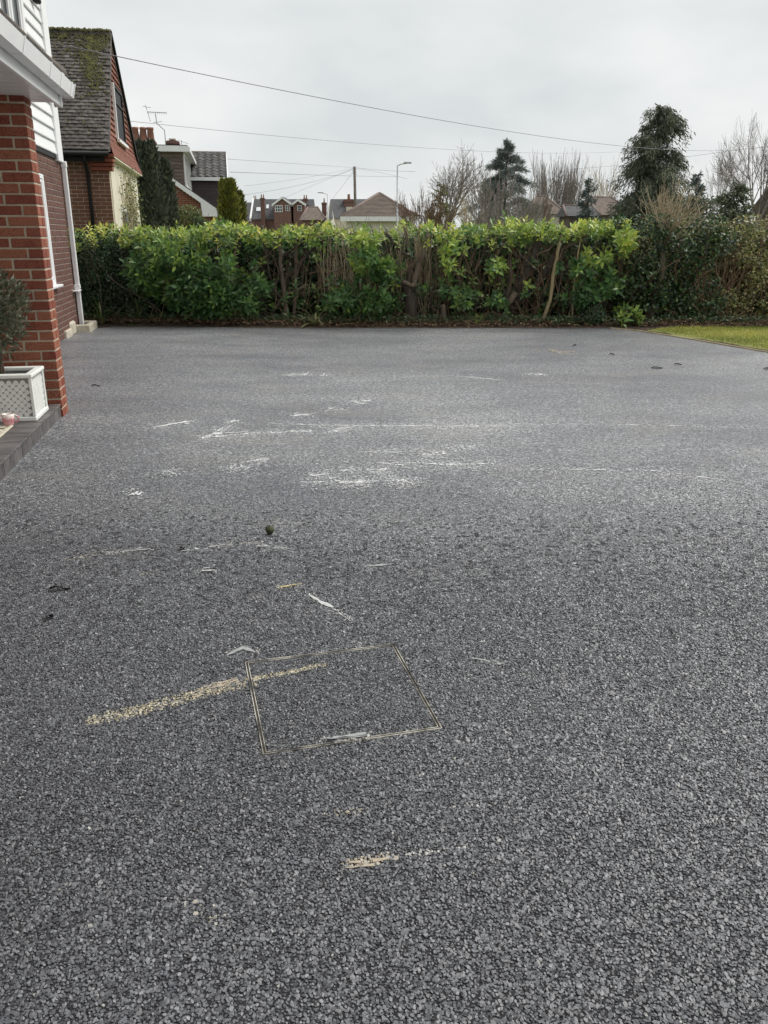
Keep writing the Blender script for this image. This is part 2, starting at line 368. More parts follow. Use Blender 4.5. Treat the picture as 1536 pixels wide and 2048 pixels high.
for p, q in zip(lawn_pts[:7], lawn_pts[1:8]):
    nn_ = max(1, int(math.hypot(q[0]-p[0], q[1]-p[1])/.12))
    for i in range(nn_): t = i/nn_; lp2.append((p[0]+(q[0]-p[0])*t+rl.uniform(-.01,.09), p[1]+(q[1]-p[1])*t+rl.uniform(-.03,.03)))
lawn_poly = lp2+[(x,y) for x,y in lawn_pts[7:]]
lw.add([(x,y,.006) for x,y in lawn_poly], [tuple(range(len(lawn_poly)))])
sm_ = MB(); sm_.add([(x-.06,y,.001) for x,y in lawn_pts[:6]]+[(4.0,13.1,.001)]+[(x+.5,y,.001) for x,y in lawn_pts[5::-1]], [tuple(range(13))]); tag(sm_.build('soil_margin', M['soil']), kind='structure')
lawn = tag(lw.build('lawn', M['lawn']), kind='structure')
# pale edging strip along the drive
ed = MB(); ep = [(8.0,1.5,.012),(5.60,7.9,.012),(4.72,10.13,.012),(4.15,11.75,.012),(3.80,12.62,.012),(3.49,12.95,.012)]
for p, q in zip(ep[:-1], ep[1:]):
    p, q = Vector(p), Vector(q); t = (q-p).normalized(); s_ = Vector((t.y,-t.x,0))
    ed.add([p-s_*.012+Vector((0,0,-.03)),p+s_*.012+Vector((0,0,-.03)),q+s_*.012+Vector((0,0,-.03)),q-s_*.012+Vector((0,0,-.03)),p-s_*.012,p+s_*.012,q+s_*.012,q-s_*.012],
           [(0,1,5,4),(1,2,6,5),(2,3,7,6),(3,0,4,7),(4,5,6,7)])
M['edging'] = pmat('edging_timber', [(.34,.27,.18),(.52,.44,.32)], 5, .85)
tag(ed.build('drive_edging', M['edging']), kind='structure')

# ---- smears and stains of dried mortar and sand (photo measured, on the drive surface)
SMEARS = [  # (points in the picture, half width m, colour 0 yellow .5 tan 1 white, density)
 ([(190,1441),(270,1424),(350,1402),(430,1380),(500,1364)], .026, 0.02, .60), ([(503,1358),(560,1349),(645,1330)], .012, 0.0, .75),
 ([(660,1627),(725,1622)], .012, .45, .30), ([(700,1728),(778,1716)], .013, .5, .75), ([(778,1716),(850,1706),(930,1694)], .007, .9, .30),
 ([(880,1613),(1010,1612)], .006, .9, .25), ([(365,1812),(440,1838)], .02, .7, .15), ([(1425,1645),(1480,1640)], .008, .9, .25),
 ([(420,1372),(470,1362)], .012, .6, .9), ([(640,1480),(700,1475),(745,1467)], .012, .9, .35)]
FAR = [
 ([(140,1118),(200,1108),(260,1104)], .03, .35, .35), ([(215,1106),(300,1097)], .03, .8, .35), ([(365,1102),(440,1092)], .012, 1, .9), ([(440,1092),(515,1085)], .022, .3, .6),
 ([(515,1090),(560,1098),(588,1105)], .010, 1, .9), ([(402,1142),(430,1140)], .022, .95, .7), ([(560,1175),(600,1169)], .016, .1, .6),
 ([(620,1190),(645,1205),(672,1222),(700,1239)], .014, 1, .9), ([(455,1310),(488,1295),(512,1304)], .018, .8, .6), ([(735,1132),(790,1129)], .014, .7, .3),
 ([(940,1318),(975,1324),(1015,1332)], .008, .8, .8), ([(285,1148),(300,1146)], .008, .2, .6), ([(265,989),(278,987)], .02, .9, .9),
 ([(300,858),(345,847),(390,842)], .03, .85, .4), ([(400,877),(440,872),(492,867)], .035, 1, .7), ([(430,862),(462,853)], .02, 1, .5), ([(500,868),(560,866),(622,862)], .02, 1, .5),
 ([(455,846),(474,842)], .02, 1, .7), ([(580,832),(626,827)], .03, 1, .55), ([(652,818),(692,820)], .03, .95, .5), ([(698,803),(734,806)], .04, .95, .5),
 ([(540,846),(640,851),(720,851),(800,852),(905,853),(1000,852)], .008, .95, .33), ([(1000,852),(1120,848),(1250,850),(1400,853),(1530,856)], .007, .9, .16), ([(645,866),(705,857)], .025, .9, .35),
 ([(605,966),(660,965),(740,964)], .02, .95, .45), ([(620,952),(660,948)], .02, .9, .4), ([(740,945),(775,942)], .02, .9, .5), ([(690,966),(742,966)], .008, 1, .8),
 ([(758,926),(800,931)], .014, .95, .6), ([(770,962),(805,961),(832,969)], .011, 1, .9), ([(815,927),(900,930),(985,929)], .008, .95, .6), ([(840,911),(890,907)], .025, .95, .45),
 ([(895,897),(950,893)], .012, .95, .6), ([(735,905),(850,902)], .012, .9, .25), ([(452,938),(492,934)], .014, 1, .7), ([(505,923),(530,922)], .016, 1, .9), ([(330,942),(350,950)], .02, .9, .4),
 ([(660,944),(720,938)], .02, .9, .35), ([(575,752),(590,748)], .02, .9, .6), ([(605,751),(612,747)], .02, .9, .6), ([(645,752),(652,748)], .02, .9, .6),
 ([(1060,940),(1300,942),(1500,968)], .008, .85, .13), ([(910,752),(1000,760)], .02, .8, .2), ([(1050,748),(1090,750)], .03, .8, .35), ([(1060,700),(1150,705)], .08, .55, .10)]
def polyw(pts): return [gnd(x, y) for x, y in pts]
def stain_at(XY):
    """0..1 strength and colour of the sandy smears at ground points (near field)."""
    S = np.zeros(len(XY)); Hh = np.zeros(len(XY)); r = np.random.RandomState(5)
    for pts, hw, hue, den in SMEARS + [(a_,b_,c_,d_*.4) for a_,b_,c_,d_ in FAR if min(q[1] for q in a_) > 1000]:
        pw = polyw(pts); best = np.full(len(XY), 9.0)
        for p, q in zip(pw[:-1], pw[1:]):
            p = np.array(p)[:2]; q = np.array(q)[:2]; dd = q-p; t = np.clip(((XY-p)@dd)/(dd@dd), 0, 1)
            best = np.minimum(best, np.linalg.norm(XY-(p+t[:,None]*dd), axis=1))
        hit = r.rand(len(XY)) < den*1.15*np.clip(1.25-(best/(hw*1.25))**2, 0, 1)*(best < hw*1.4)
        S[hit] = r.uniform(.25, .85, hit.sum()); Hh[hit] = hue
    return S, Hh

# ---- the open graded stone of the near drive: real stones, too many to count
stone_col = bpy.data.collections.new('stones_source')
rs = np.random.RandomState(11)
import bmesh
for k in range(10):
    bm = bmesh.new(); bmesh.ops.create_icosphere(bm, subdivisions=1, radius=1.0)
    cuts = [(nrm(rs.normal(size=3)), rs.uniform(.55,.8)) for _ in range(7)]
    for v in bm.verts:
        p = np.array(v.co)*rs.uniform(.9,1.08)
        for c_, t_ in cuts:
            e_ = p@c_ - t_
            if e_ > 0: p = p - c_*e_*.9
        p[2] = min(p[2], .45); v.co = p*[1.0, rs.uniform(.62,.95) if False else .78, .62]
    me = bpy.data.meshes.new('stone'); bm.to_mesh(me); bm.free(); me.materials.append(M['stone'])
    ob = bpy.data.objects.new('stone', me); stone_col.objects.link(ob)
CC = W(.2475, 2.247); CANG = -AZ + math.radians(4.3); cu = np.array([math.cos(CANG), math.sin(CANG)]); cv = np.array([-math.sin(CANG), math.cos(CANG)])
MH = dict(b0=-.246, b1=.246, a0=-.256, a1=.256)                  # inspection cover, square to the house
def scatter(pitch, x0, x1, y0, y1):
    gx = np.arange(x0, x1, pitch); gy = np.arange(y0, y1, pitch*.9)
    X, Y = np.meshgrid(gx, gy); X[1::2] += pitch/2
    XY = np.stack([X.ravel(), Y.ravel()], 1); XY += rs.uniform(-.42,.42,XY.shape)*pitch
    return XY
XY = scatter(.0064, -3.8, 3.8, .5, 6.3)
keep = (np.abs(XY[:,0]) < .48*XY[:,1]+np.where(XY[:,1] < 4, .95, .5)) & (rs.rand(len(XY)) < np.clip((6.3-XY[:,1])/4.1, 0, 1)**1.25)
bb = XY@np.array(nv)[:2]
keep &= (bb > -1.37)
bb = (XY-np.array(CC)[:2])@cu; aa = (XY-np.array(CC)[:2])@cv
inM = (bb > MH['b0']-.0155) & (bb < MH['b1']+.0155) & (aa > MH['a0']-.0155) & (aa < MH['a1']+.0155)
XY = XY[keep & ~inM]
fine = scatter(.0058, -.6, .5, 1.8, 2.75); bb = (fine-np.array(CC)[:2])@cu; aa = (fine-np.array(CC)[:2])@cv
chip = ((bb+.02)**2/.06**2 + (aa-MH['a0']-.004)**2/.016**2 < 1)
fine = fine[(bb > MH['b0']+.001) & (bb < MH['b1']-.001) & (aa > MH['a0']+.001) & (aa < MH['a1']-.001) & ~chip]
def stones(name, XY, size, par, zoff, tonebias):
    n = len(XY); S, Hh = stain_at(XY)
    me = bpy.data.meshes.new(name); me.vertices.add(n)
    # slow patches of open and closed texture
    low = np.sin(XY[:,0]*2.1+1.3*np.sin(XY[:,1]*1.9))*.5 + np.sin(XY[:,1]*3.1+XY[:,0]*1.3+np.sin(XY[:,0]*5))*.5
    sz = size*np.exp(rs.normal(0, .26, n)); z = zoff - sz*.279 + rs.normal(0, .0008, n) - .0012 - .0030*np.clip((XY[:,1]-2.4)/3.0, 0, 1)
    me.vertices.foreach_set('co', np.column_stack([XY, z]).astype(np.float32).ravel())
    tone = np.clip(rs.beta(3.0,2.6,n)*.95 + low*.075 + tonebias, 0, .96); tone[rs.rand(n) < .002] = 1.0
    def fa(nm, arr): me.attributes.new(nm, 'FLOAT', 'POINT').data.foreach_set('value', np.asarray(arr, np.float32))
    fa('tone', tone); fa('stain', S); fa('hue', Hh); fa('size', sz)
    rot = np.column_stack([rs.normal(0,.28,n), rs.normal(0,.28,n), rs.uniform(0,6.283,n)])
    me.attributes.new('rot', 'FLOAT_VECTOR', 'POINT').data.foreach_set('vector', rot.astype(np.float32).ravel())
    me.attributes.new('pick', 'INT', 'POINT').data.foreach_set('value', rs.randint(0,10,n).astype(np.int32))
    ob = link(bpy.data.objects.new(name, me), par); ob['kind'] = 'stuff'
    ng = bpy.data.node_groups.new(name+'_nodes', 'GeometryNodeTree')
    ng.interface.new_socket('Geometry', in_out='INPUT', socket_type='NodeSocketGeometry'); ng.interface.new_socket('Geometry', in_out='OUTPUT', socket_type='NodeSocketGeometry')
    gi = ng.nodes.new('NodeGroupInput'); go = ng.nodes.new('NodeGroupOutput'); ip = ng.nodes.new('GeometryNodeInstanceOnPoints')
    ci = ng.nodes.new('GeometryNodeCollectionInfo'); ci.inputs['Collection'].default_value = stone_col
    ci.inputs['Separate Children'].default_value = True; ci.inputs['Reset Children'].default_value = True
    def na(nm, t):
        q = ng.nodes.new('GeometryNodeInputNamedAttribute'); q.data_type = t; q.inputs['Name'].default_value = nm
        return [s for s in q.outputs if s.enabled and s.name == 'Attribute'][0]
    L = ng.links.new
    L(gi.outputs[0], ip.inputs['Points']); L(ci.outputs[0], ip.inputs['Instance']); ip.inputs['Pick Instance'].default_value = True
    L(na('pick','INT'), ip.inputs['Instance Index']); L(na('rot','FLOAT_VECTOR'), ip.inputs['Rotation']); L(na('size','FLOAT'), ip.inputs['Scale'])
    L(ip.outputs[0], go.inputs[0])
    md = ob.modifiers.new('scatter', 'NODES'); md.node_group = ng
    return ob
stones('aggregate', XY, .0048, drive, .0038, 0.0)

bsh = MB(); bp = [(-1.37,-1.5),(4.5,-1.5),(4.5,1.7),(-1.75,1.7)]                 # bitumen between the stones; thinned up the drive to set grazing sheen into colour
bsh.add([(x,y,.0008) for x,y in bp], [(0,1,2,3)])
cell = .022
for iy in range(int(2.4/cell)):
    y = 1.7+.0005+iy*cell; pk = (1-(iy*cell)/2.4)**1.1 if iy*cell < 2.4 else 0
    if pk <= 0: break
    for ix in range(int(5.6/cell)):
        x = -2.1+ix*cell
        if rs.rand() > pk or x*nv.x+y*nv.y < -1.36: continue
        bsh.add([(x+.001,y+.001,.0008),(x+cell-.001,y+rs.uniform(0,.004),.0008),(x+cell-.001,y+cell-.001,.0008),(x+rs.uniform(0,.005),y+cell-.001,.0008)], [(0,1,2,3)])
M['binder'] = pmat('bitumen', [(.014,.014,.016),(.04,.04,.043)], 60, .75, .4, 200, spec=.2)
bsh.build('binder_course', M['binder'], drive)
# ---- inspection cover let into the drive
cov = empty('inspection_cover', CC, CANG)
tag(cov, 'square recessed inspection cover filled with tarmac, thin metal frame, chipped near edge', 'manhole cover')
M['frame_metal'] = pmat('galvanised_frame', [(.07,.068,.064),(.34,.32,.28),(.60,.57,.50)], 9, .6, .3, 120, metal=.1, lo=.40, hi=.60)
hb = (MH['b1']-MH['b0'])/2; ha = (MH['a1']-MH['a0'])/2
for nm, e_, w_, zt in (('outer_frame', .0108, .0026, .0042), ('tray_rim', .0020, .0024, .0036)):
    for sx in (-1, 1):
        q = MB(); q.cbox(sx*(hb+e_)-w_/2, sx*(hb+e_)+w_/2, -ha-e_-w_/2+.0002, ha+e_+w_/2-.0002, -.02, zt, .0006); q.build(nm, M['frame_metal'], cov)
        if nm == 'tray_rim' and sx < 0:
            for x0, x1 in ((-hb-e_+w_*.6, -.06), (.05, hb+e_-w_*.6)):
                q = MB(); q.cbox(x0, x1, sx*(ha+e_)-w_/2, sx*(ha+e_)+w_/2, -.02, zt, .0006); q.build(nm, M['frame_metal'], cov)
        else:
            q = MB(); q.cbox(-hb-e_+w_*.6, hb+e_-w_*.6, sx*(ha+e_)-w_/2, sx*(ha+e_)+w_/2, -.02, zt, .0006); q.build(nm, M['frame_metal'], cov)
q = MB(); q.box(-hb-.019, hb+.019, -ha-.019, ha+.019, -.02, .0012-.005); 
gr_ = MB()
for x0,x1,y0,y1 in ((-hb-.0088,-hb-.0036,-ha-.0088,ha+.0088),(hb+.0036,hb+.0088,-ha-.0088,ha+.0088),(-hb-.0036,hb+.0036,-ha-.0088,-ha-.0036),(-hb-.0036,hb+.0036,ha+.0036,ha+.0088)): gr_.box(x0,x1,y0,y1,-.01,.0018)
gr_.build('gap_grit', pmat('gap_grit', [(.02,.018,.016),(.09,.08,.07)], 70, .95, .8, 160), cov)
q2 = MB(); q2.box(-hb-.0052, hb+.0052, -ha-.0052, ha+.0052, -.02, .0035-.004); 
inf = q2.build('tarmac_infill', M['binder'], cov)
fs = stones('infill_stones', fine - np.array(cov.location)[:2]*0, .0043, None, .0034, -.05)
fs.parent = cov; fs.matrix_parent_inverse = cov.matrix_basis.inverted()
# a lump of mortar in the chipped edge
q = MB(); rq = random.Random(6)
for i in range(16):
    x = -.055+.1*i/15+rq.uniform(-.004,.004); w_ = rq.uniform(.003,.0075); y = -ha-.004+rq.uniform(-.006,.006)
    q.cbox(x-w_, x+w_, y-w_*.7, y+w_*.7, -.004, .0035+rq.uniform(0,.0018), w_*.35, Matrix.Translation((x,y,0)) @ Matrix.Rotation(rq.uniform(0,3),4,'Z') @ Matrix.Translation((-x,-y,0)))
q.build('mortar_crumbs', pmat('mortar_lump', [(.16,.15,.14),(.42,.40,.36)], 60, .9, .6, 200), cov)

# ---- smears further off: thin flecks of mortar lying on the stone tops
M['smear0'] = pmat('sand_smear', [(.40,.33,.17),(.52,.43,.24)], 30, .9); M['smear1'] = pmat('tan_smear', [(.36,.30,.22),(.48,.42,.33)], 30, .9); M['smear4'] = pmat('chalk_film', [(.40,.41,.41),(.58,.58,.57)], 30, .8); M['smear3'] = pmat('grey_film', [(.26,.27,.27),(.38,.39,.39)], 30, .7); M['smear2'] = pmat('white_smear', [(.66,.67,.67),(.84,.84,.83)], 30, .9)
rs = np.random.RandomState(21)
def ribbon(V, Fc, P, w, z, rs, gap=.25):
    """a dragged smear: thin film with ragged edges, broken along its length"""
    P = [Vector(p) for p in P]; L = [0]
    for p, q in zip(P[:-1], P[1:]): L.append(L[-1]+(q-p).length)
    tot = L[-1]; n = max(6, int(tot/.012)); ph = rs.uniform(0,6,3); prev = None; wob = rs.normal(0,1,n+1)
    for i in range(n+1):
        t = tot*i/n; k = max(j for j in range(len(L)-1) if L[j] <= t+1e-9); p = P[k].lerp(P[k+1], (t-L[k])/max(1e-6,(L[k+1]-L[k]))); e = (P[k+1]-P[k]).normalized(); sd_ = Vector((-e.y,e.x,0))
        env = math.sin(math.pi*min(1,max(0,(i+.3)/(n+.6))))**.5; nz_ = .55+.3*math.sin(t*23+ph[0])+.25*math.sin(t*61+ph[1]); ww = w*env*max(.12, nz_+.18*wob[i]); off = w*.5*math.sin(t*14+ph[2])
        c = p+sd_*off; b_ = len(V); V += [tuple(c-sd_*ww+Vector((0,0,z-.0012))), tuple(c+Vector((0,0,z))), tuple(c+sd_*ww*rs.uniform(.6,1.1)+Vector((0,0,z-.0012)))]
        on = math.sin(t*17+ph[1])+.6*math.sin(t*41+ph[0])+.8*wob[i] > -1.6+3.2*gap
        if prev is not None and on and prev[1]: Fc += [(prev[0],b_,b_+1,prev[0]+1),(prev[0]+1,b_+1,b_+2,prev[0]+2)]
        prev = (b_, on)
FILMS = [([(940,1317),(965,1320),(990,1327),(1016,1332)],.006,.75), ([(452,1312),(470,1302),(488,1295),(513,1305)],.010,.75), ([(620,1190),(645,1206),(672,1222),(702,1240)],.010,1), ([(698,1728),(740,1723),(779,1716)],.009,.5),
         ([(402,1142),(430,1140)],.014,.95), ([(420,1377),(445,1370),(472,1361)],.007,.5), ([(362,1103),(400,1098),(445,1092)],.009,1), ([(515,1090),(550,1096),(590,1106)],.006,1), ([(735,1133),(790,1129)],.008,.7), ([(215,1107),(255,1102),(300,1098)],.015,.7), ([(640,1481),(690,1476),(748,1467)],.008,.75), ([(560,1175),(602,1169)],.008,.3)]
for pts, hw, hue in FILMS:
    V = []; Fc = []; pw = polyw(pts); ribbon(V, Fc, pw, hw*1.1, .0054, rs, .10); ribbon(V, Fc, [p+Vector((rs.normal(0,.012),rs.normal(0,.014),0)) for p in pw], hw*.4, .0052, rs, .45); ribbon(V, Fc, [p+Vector((rs.normal(0,.01),rs.normal(0,.012),0)) for p in pw], hw*.6, .0054, rs, .35)
    mb = MB(); mb.v = V; mb.f = Fc; mb.build('mortar_film', M['smear0'] if hue < .35 else M['smear1'] if hue < .65 else M['smear3'] if hue < .8 else M['smear4'], drive, smooth=True)
for pts, hw, hue, den in [x for x in FAR if min(q[1] for q in x[0]) < 1000]:
    V = []; Fc = []
    pw = polyw(pts)
    if hw <= .009:
        for _ in range(2 if den > .2 else 1): ribbon(V, Fc, [p+Vector((0,rs.normal(0,.012),0)) for p in pw], .007, .0056 if pw[0].y < 6 else .0032, rs, .30 if den > .2 else .5)
    else:
        for _ in range(int(3+hw*100+den*4)):
            o_ = Vector((rs.normal(0,.02)+0, rs.normal(0, hw*1.3), 0)); t0, t1 = sorted(rs.uniform(0,1,2)); t1 = min(1, t1+.25)
            A_ = pw[0].lerp(pw[-1], t0)+o_; B_ = pw[0].lerp(pw[-1], t1)+o_+Vector((0, rs.normal(0,.03), 0)); ribbon(V, Fc, [A_, A_.lerp(B_,.5)+Vector((0,rs.normal(0,.02),0)), B_], hw*rs.uniform(.12,.42), .0056 if pw[0].y < 6 else .0032, rs, rs.uniform(.1,.5))
    for p, q in zip(pw[:-1], pw[1:]):
        dd = q-p; ln = dd.length; near = p.y < 4.2
        rb_ = .0030 if near else .0062; nfl = max(8, int(ln*2*hw*den/(rb_*rb_*5.0)))
        el = Vector((dd.x,dd.y,0)).normalized(); sd_ = Vector((-el.y,el.x,0)); fq = rs.uniform(9,16); ph_ = rs.rand()*6
        for _ in range(min(nfl, 2200)):
            t = rs.rand()
            if rs.rand() > .72+.45*math.sin(fq*t*ln*2.2+ph_): continue      # patchy along its length
            wv = hw*(.6+.5*math.sin(t*ln*7+ph_)); c = p+dd*t+sd_*(rs.normal(0,.62)*wv + hw*.5*math.sin(t*ln*4+ph_))
            r_ = rb_*rs.uniform(.35,1.05); k = rs.randint(4,7); a0 = rs.rand()*6.28; st_ = 1.0 if near else rs.uniform(1.0,2.4)
            ring = []
            for j in range(k):
                a = a0+6.283*j/k; rr_ = r_*rs.uniform(.55,1.2); ring.append(el*(math.cos(a)*rr_*st_)+sd_*(math.sin(a)*rr_))
            b_ = len(V); zz = (.0050 if c.y < 6.2 else .0024) + rs.uniform(0,.0008)
            V += [tuple(c+e_+Vector((0,0,.0006))) for e_ in ring] + [tuple(c+e_*.75+Vector((0,0,zz))) for e_ in ring]
            for j in range(k): Fc.append((b_+j, b_+(j+1)%k, b_+k+(j+1)%k, b_+k+j))
            Fc.append(tuple(b_+k+j for j in range(k)))
    if hue > .6 and pw[0].y > 4:                                # chalky dust scuffed out around it
        for p, q in zip(pw[:-1], pw[1:]):
            dd = q-p; el = Vector((dd.x,dd.y,0)).normalized(); sd_ = Vector((-el.y,el.x,0))
            for _ in range(int(min(2600, dd.length*1700*den))):
                c = p+dd*rs.uniform(-.1,1.1)+sd_*rs.normal(0,.06+hw)+el*rs.normal(0,.03); r_ = rs.uniform(.0015,.0042); b_ = len(V); zz = .0046 if c.y < 5.6 else .0022
                V += [tuple(c+el*(r_*1.6*math.cos(a))+sd_*(r_*math.sin(a))+Vector((0,0,zz))) for a in (0,1.2,2.5,3.7,5.0)]; Fc.append((b_,b_+1,b_+2,b_+3,b_+4))
    if not V: continue
    mb = MB(); mb.v = V; mb.f = Fc
    mb.build('mortar_smear', M['smear0'] if hue < .25 else M['smear1'] if hue < .65 else M['smear2'], drive)['kind'] = 'stuff'

# ================================================================== BUILDINGS
RZ = -AZ
class Frame:
    """a thing whose parts are measured as (b across the street line, a along it, z)"""
    def __init__(s, name, b0, a0):
        s.o = (b0, a0, 0); s.root = empty(name, W(b0, a0), RZ)
    def put(s, mb, name, mat, parent=None, smooth=False): return mb.build(name, mat, parent or s.root, s.o, smooth)
    def loc(s, b, a, z): return (b-s.o[0], a-s.o[1], z)
_bk = {}
def brick_mesh(key, lx, ly, lz, mat, c=.004, var=3):
    k = (key, lx, ly, lz)
    if k not in _bk:
        _bk[k] = []
        r = random.Random(7)
        for i in range(var):
            m = MB(); m.cbox(-lx/2, lx/2, -ly/2, ly/2, -lz/2, lz/2, c)
            m.v = [(x+r.uniform(-.0012,.0012), y+r.uniform(-.0012,.0012), z+r.uniform(-.0012,.0012)) for x,y,z in m.v]
            o = m.build('brick', mat); me = o.data; bpy.data.objects.remove(o); _bk[k].append(me)
    return random.choice(_bk[k])
def piece(name, me, parent, loc, rot=(0,0,0), scale=(1,1,1)):
    o = bpy.data.objects.new(name, me); o.location = loc; o.rotation_euler = rot; o.scale = scale
    return link(o, parent)
random.seed(4)
def brick_face(fr, core, axis, plane, u0, u1, z0, z1, mat, key, holes=(), out=.0, thick=.06, phase=0, skip=None):
    """stretcher bond on a wall face: axis 'a' = wall along a facing +b, 'b' = along b facing -a. Each brick an object."""
    n = 0; nz = int(round((z1-z0)/.075))
    for k in range(nz):
        z = z0 + .075*k + .0375; u = u0 - (.1125 if (k+phase) % 2 else 0)
        while u < u1-.02:
            s0, s1 = max(u, u0), min(u+.215, u1); u += .225
            if s1-s0 < .03: continue
            segs = [(s0, s1)]
            for (h0, h1, hz0, hz1) in holes:
                if hz0 < z < hz1:
                    ns = []
                    for (p, q) in segs:
                        if q <= h0 or p >= h1: ns.append((p, q)); continue
                        if p < h0-.03: ns.append((p, h0-.006))
                        if q > h1+.03: ns.append((h1+.006, q))
                    segs = ns
            for (p, q) in segs:
                L = q-p; cx = (p+q)/2
                if skip and skip(cx, z): continue
                jit = random.uniform(-.0015, .0015)
                if axis == 'a':
                    me = brick_mesh(key+'a', thick, .215, .065, mat); piece('brick', me, core, fr.loc(plane-thick/2+out+jit, cx, z), scale=(1, L/.215, 1))
                else:
                    me = brick_mesh(key+'b', .215, thick, .065, mat); piece('brick', me, core, fr.loc(cx, plane+thick/2-out+jit, z), scale=(L/.215, 1, 1))
                n += 1
    return n

# ------------------------------------------------------------------ our own house, front face seen along its length
H = Frame('brick_house', -2.33, 13.3)
tag(H.root, 'red brick house with white weatherboard upper floor and porch at the left edge', 'house')
BW = -2.33
mb = MB(); mb.box(-8.5, BW-.008, -7.0, 13.345, -.05, 2.42); wall = H.put(mb, 'wall', M['mortar_grey'])  # runs on unseen past the camera, added to block the left sky
nb = brick_face(H, wall, 'a', BW, 10.9, 13.352, .0, 2.40, M['brick_plum'], 'plum', holes=((10.95, 12.02, .70, 2.10),))
# courses hidden behind the pillar, joined
mb = MB(); r = random.Random(3)
for k in range(32):
    a = 7.0 - (.1125 if k % 2 else 0)
    while a < 10.88:
        mb.box(BW-.05, BW+r.uniform(-.001,.002), a, min(a+.215, 10.895), .075*k+.005, .075*k+.07); a += .225
o = H.put(mb, 'brickwork', M['brick_plum'], wall); o['kind'] = 'stuff'
# end wall bricks (faces the hedge) stay as the mortar core; plinth of pale stones at the foot of the corner
mb = MB(); mb.cbox(BW-.03, BW+.035, 12.2, 12.62, -.02, .10, .012); H.put(mb, 'plinth_stone', M['concrete'])
mb = MB(); mb.cbox(BW-.03, BW+.030, 12.63, 12.98, -.02, .18, .03); H.put(mb, 'plinth_stone', M['concrete'])
# ground floor window
wf = MB()
B0 = BW-.045
for (a0, a1, z0, z1) in ((10.95,11.01,.74,2.10),(11.955,12.015,.74,2.10),(11.01,11.955,.74,.80),(11.01,11.955,2.04,2.10),(11.45,11.51,.80,2.04)):
    wf.cbox(B0, BW+.012, a0, a1, z0, z1, .006)
win = H.put(wf, 'window', M['white'])
for a0, a1 in ((11.01,11.45),(11.51,11.955)):
    q = MB(); q.box(B0+.012, B0+.022, a0, a1, .80, 2.04); H.put(q, 'pane', M['glass'], win)
    q = MB()
    for s0, s1, t0, t1 in ((a0+.002,a0+.045,.803,2.037),(a1-.045,a1-.002,.803,2.037),(a0+.045,a1-.045,.803,.845),(a0+.045,a1-.045,1.995,2.037)): q.cbox(B0+.02, BW+.004, s0, s1, t0, t1, .005)
    H.put(q, 'sash', M['white'], win)
q = MB(); q.cbox(BW-.05, BW+.085, 10.88, 12.09, .705, .738, .006); H.put(q, 'sill', M['white'], win)
# weatherboards: lapped, each board its own piece
mb = MB(); mb.box(-8.5, BW-.02, -7.0, 13.33, 2.43, 5.3); clad = H.put(mb, 'upper_wall', M['board'])  # unseen near length added to darken the left of the drive
for k in range(18):
    z = 2.42 + .16*k
    for s0, s1 in (((-7.0, 10.52), (11.83, 13.02)) if 3.05 < z+.08 < 4.45 else ((-7.0, 13.02),)):
        q = MB(); q.prism([(BW-.02, z), (BW+.030, z), (BW+.034, z+.012), (BW+.008, z+.157), (BW-.02, z+.157)], 1, s0, s1)
        H.put(q, 'weatherboard', M['board'], clad)
q = MB(); q.prism([(BW+.0,2.36),(BW+.02,2.36),(BW+.02,2.415),(BW+.0,2.415)], 1, 7.2, 13.02); H.put(q, 'drip_board', M['black'])
q = MB(); q.cbox(BW-.05, BW+.05, 13.022, 13.37, 2.34, 5.3, .006); H.put(q, 'corner_trim', M['white'])
# upper window
q = MB()
for (a0, a1, z0, z1) in ((10.54,10.62,3.10,4.42),(11.70,11.82,3.10,4.42),(10.62,11.70,3.10,3.18),(10.62,11.70,4.34,4.42),(11.12,11.19,3.18,4.34)): q.cbox(BW-.03, BW+.06, a0, a1, z0, z1, .006)
uw = H.put(q, 'upper_window', M['white'])
for a0, a1 in ((10.62,11.12),(11.19,11.70)):
    q = MB(); q.box(BW+.0, BW+.012, a0, a1, 3.18, 4.34); H.put(q, 'pane', M['glass'], uw)
    q = MB()
    for s0, s1, t0, t1 in ((a0+.002,a0+.05,3.183,4.337),(a1-.05,a1-.002,3.183,4.337),(a0+.05,a1-.05,3.183,3.23),(a0+.05,a1-.05,4.29,4.337)): q.cbox(BW+.013, BW+.045, s0, s1, t0, t1, .006)
    H.put(q, 'sash', M['white'], uw)
# main roof above the picture, its unseen near end added to block left sky
q = MB(); q.prism([(BW+.35,5.25),(BW+.35,5.36),(-5.4,8.0),(-8.9,5.36),(-8.9,5.25)], 1, -7.3, 13.55); H.put(q, 'roof', M['porch_tile'])
# little black security light high on the boards
q = MB(); q.cbox(BW+.03, BW+.12, 12.55, 12.68, 4.16, 4.25, .02); H.put(q, 'security_light', M['black'])
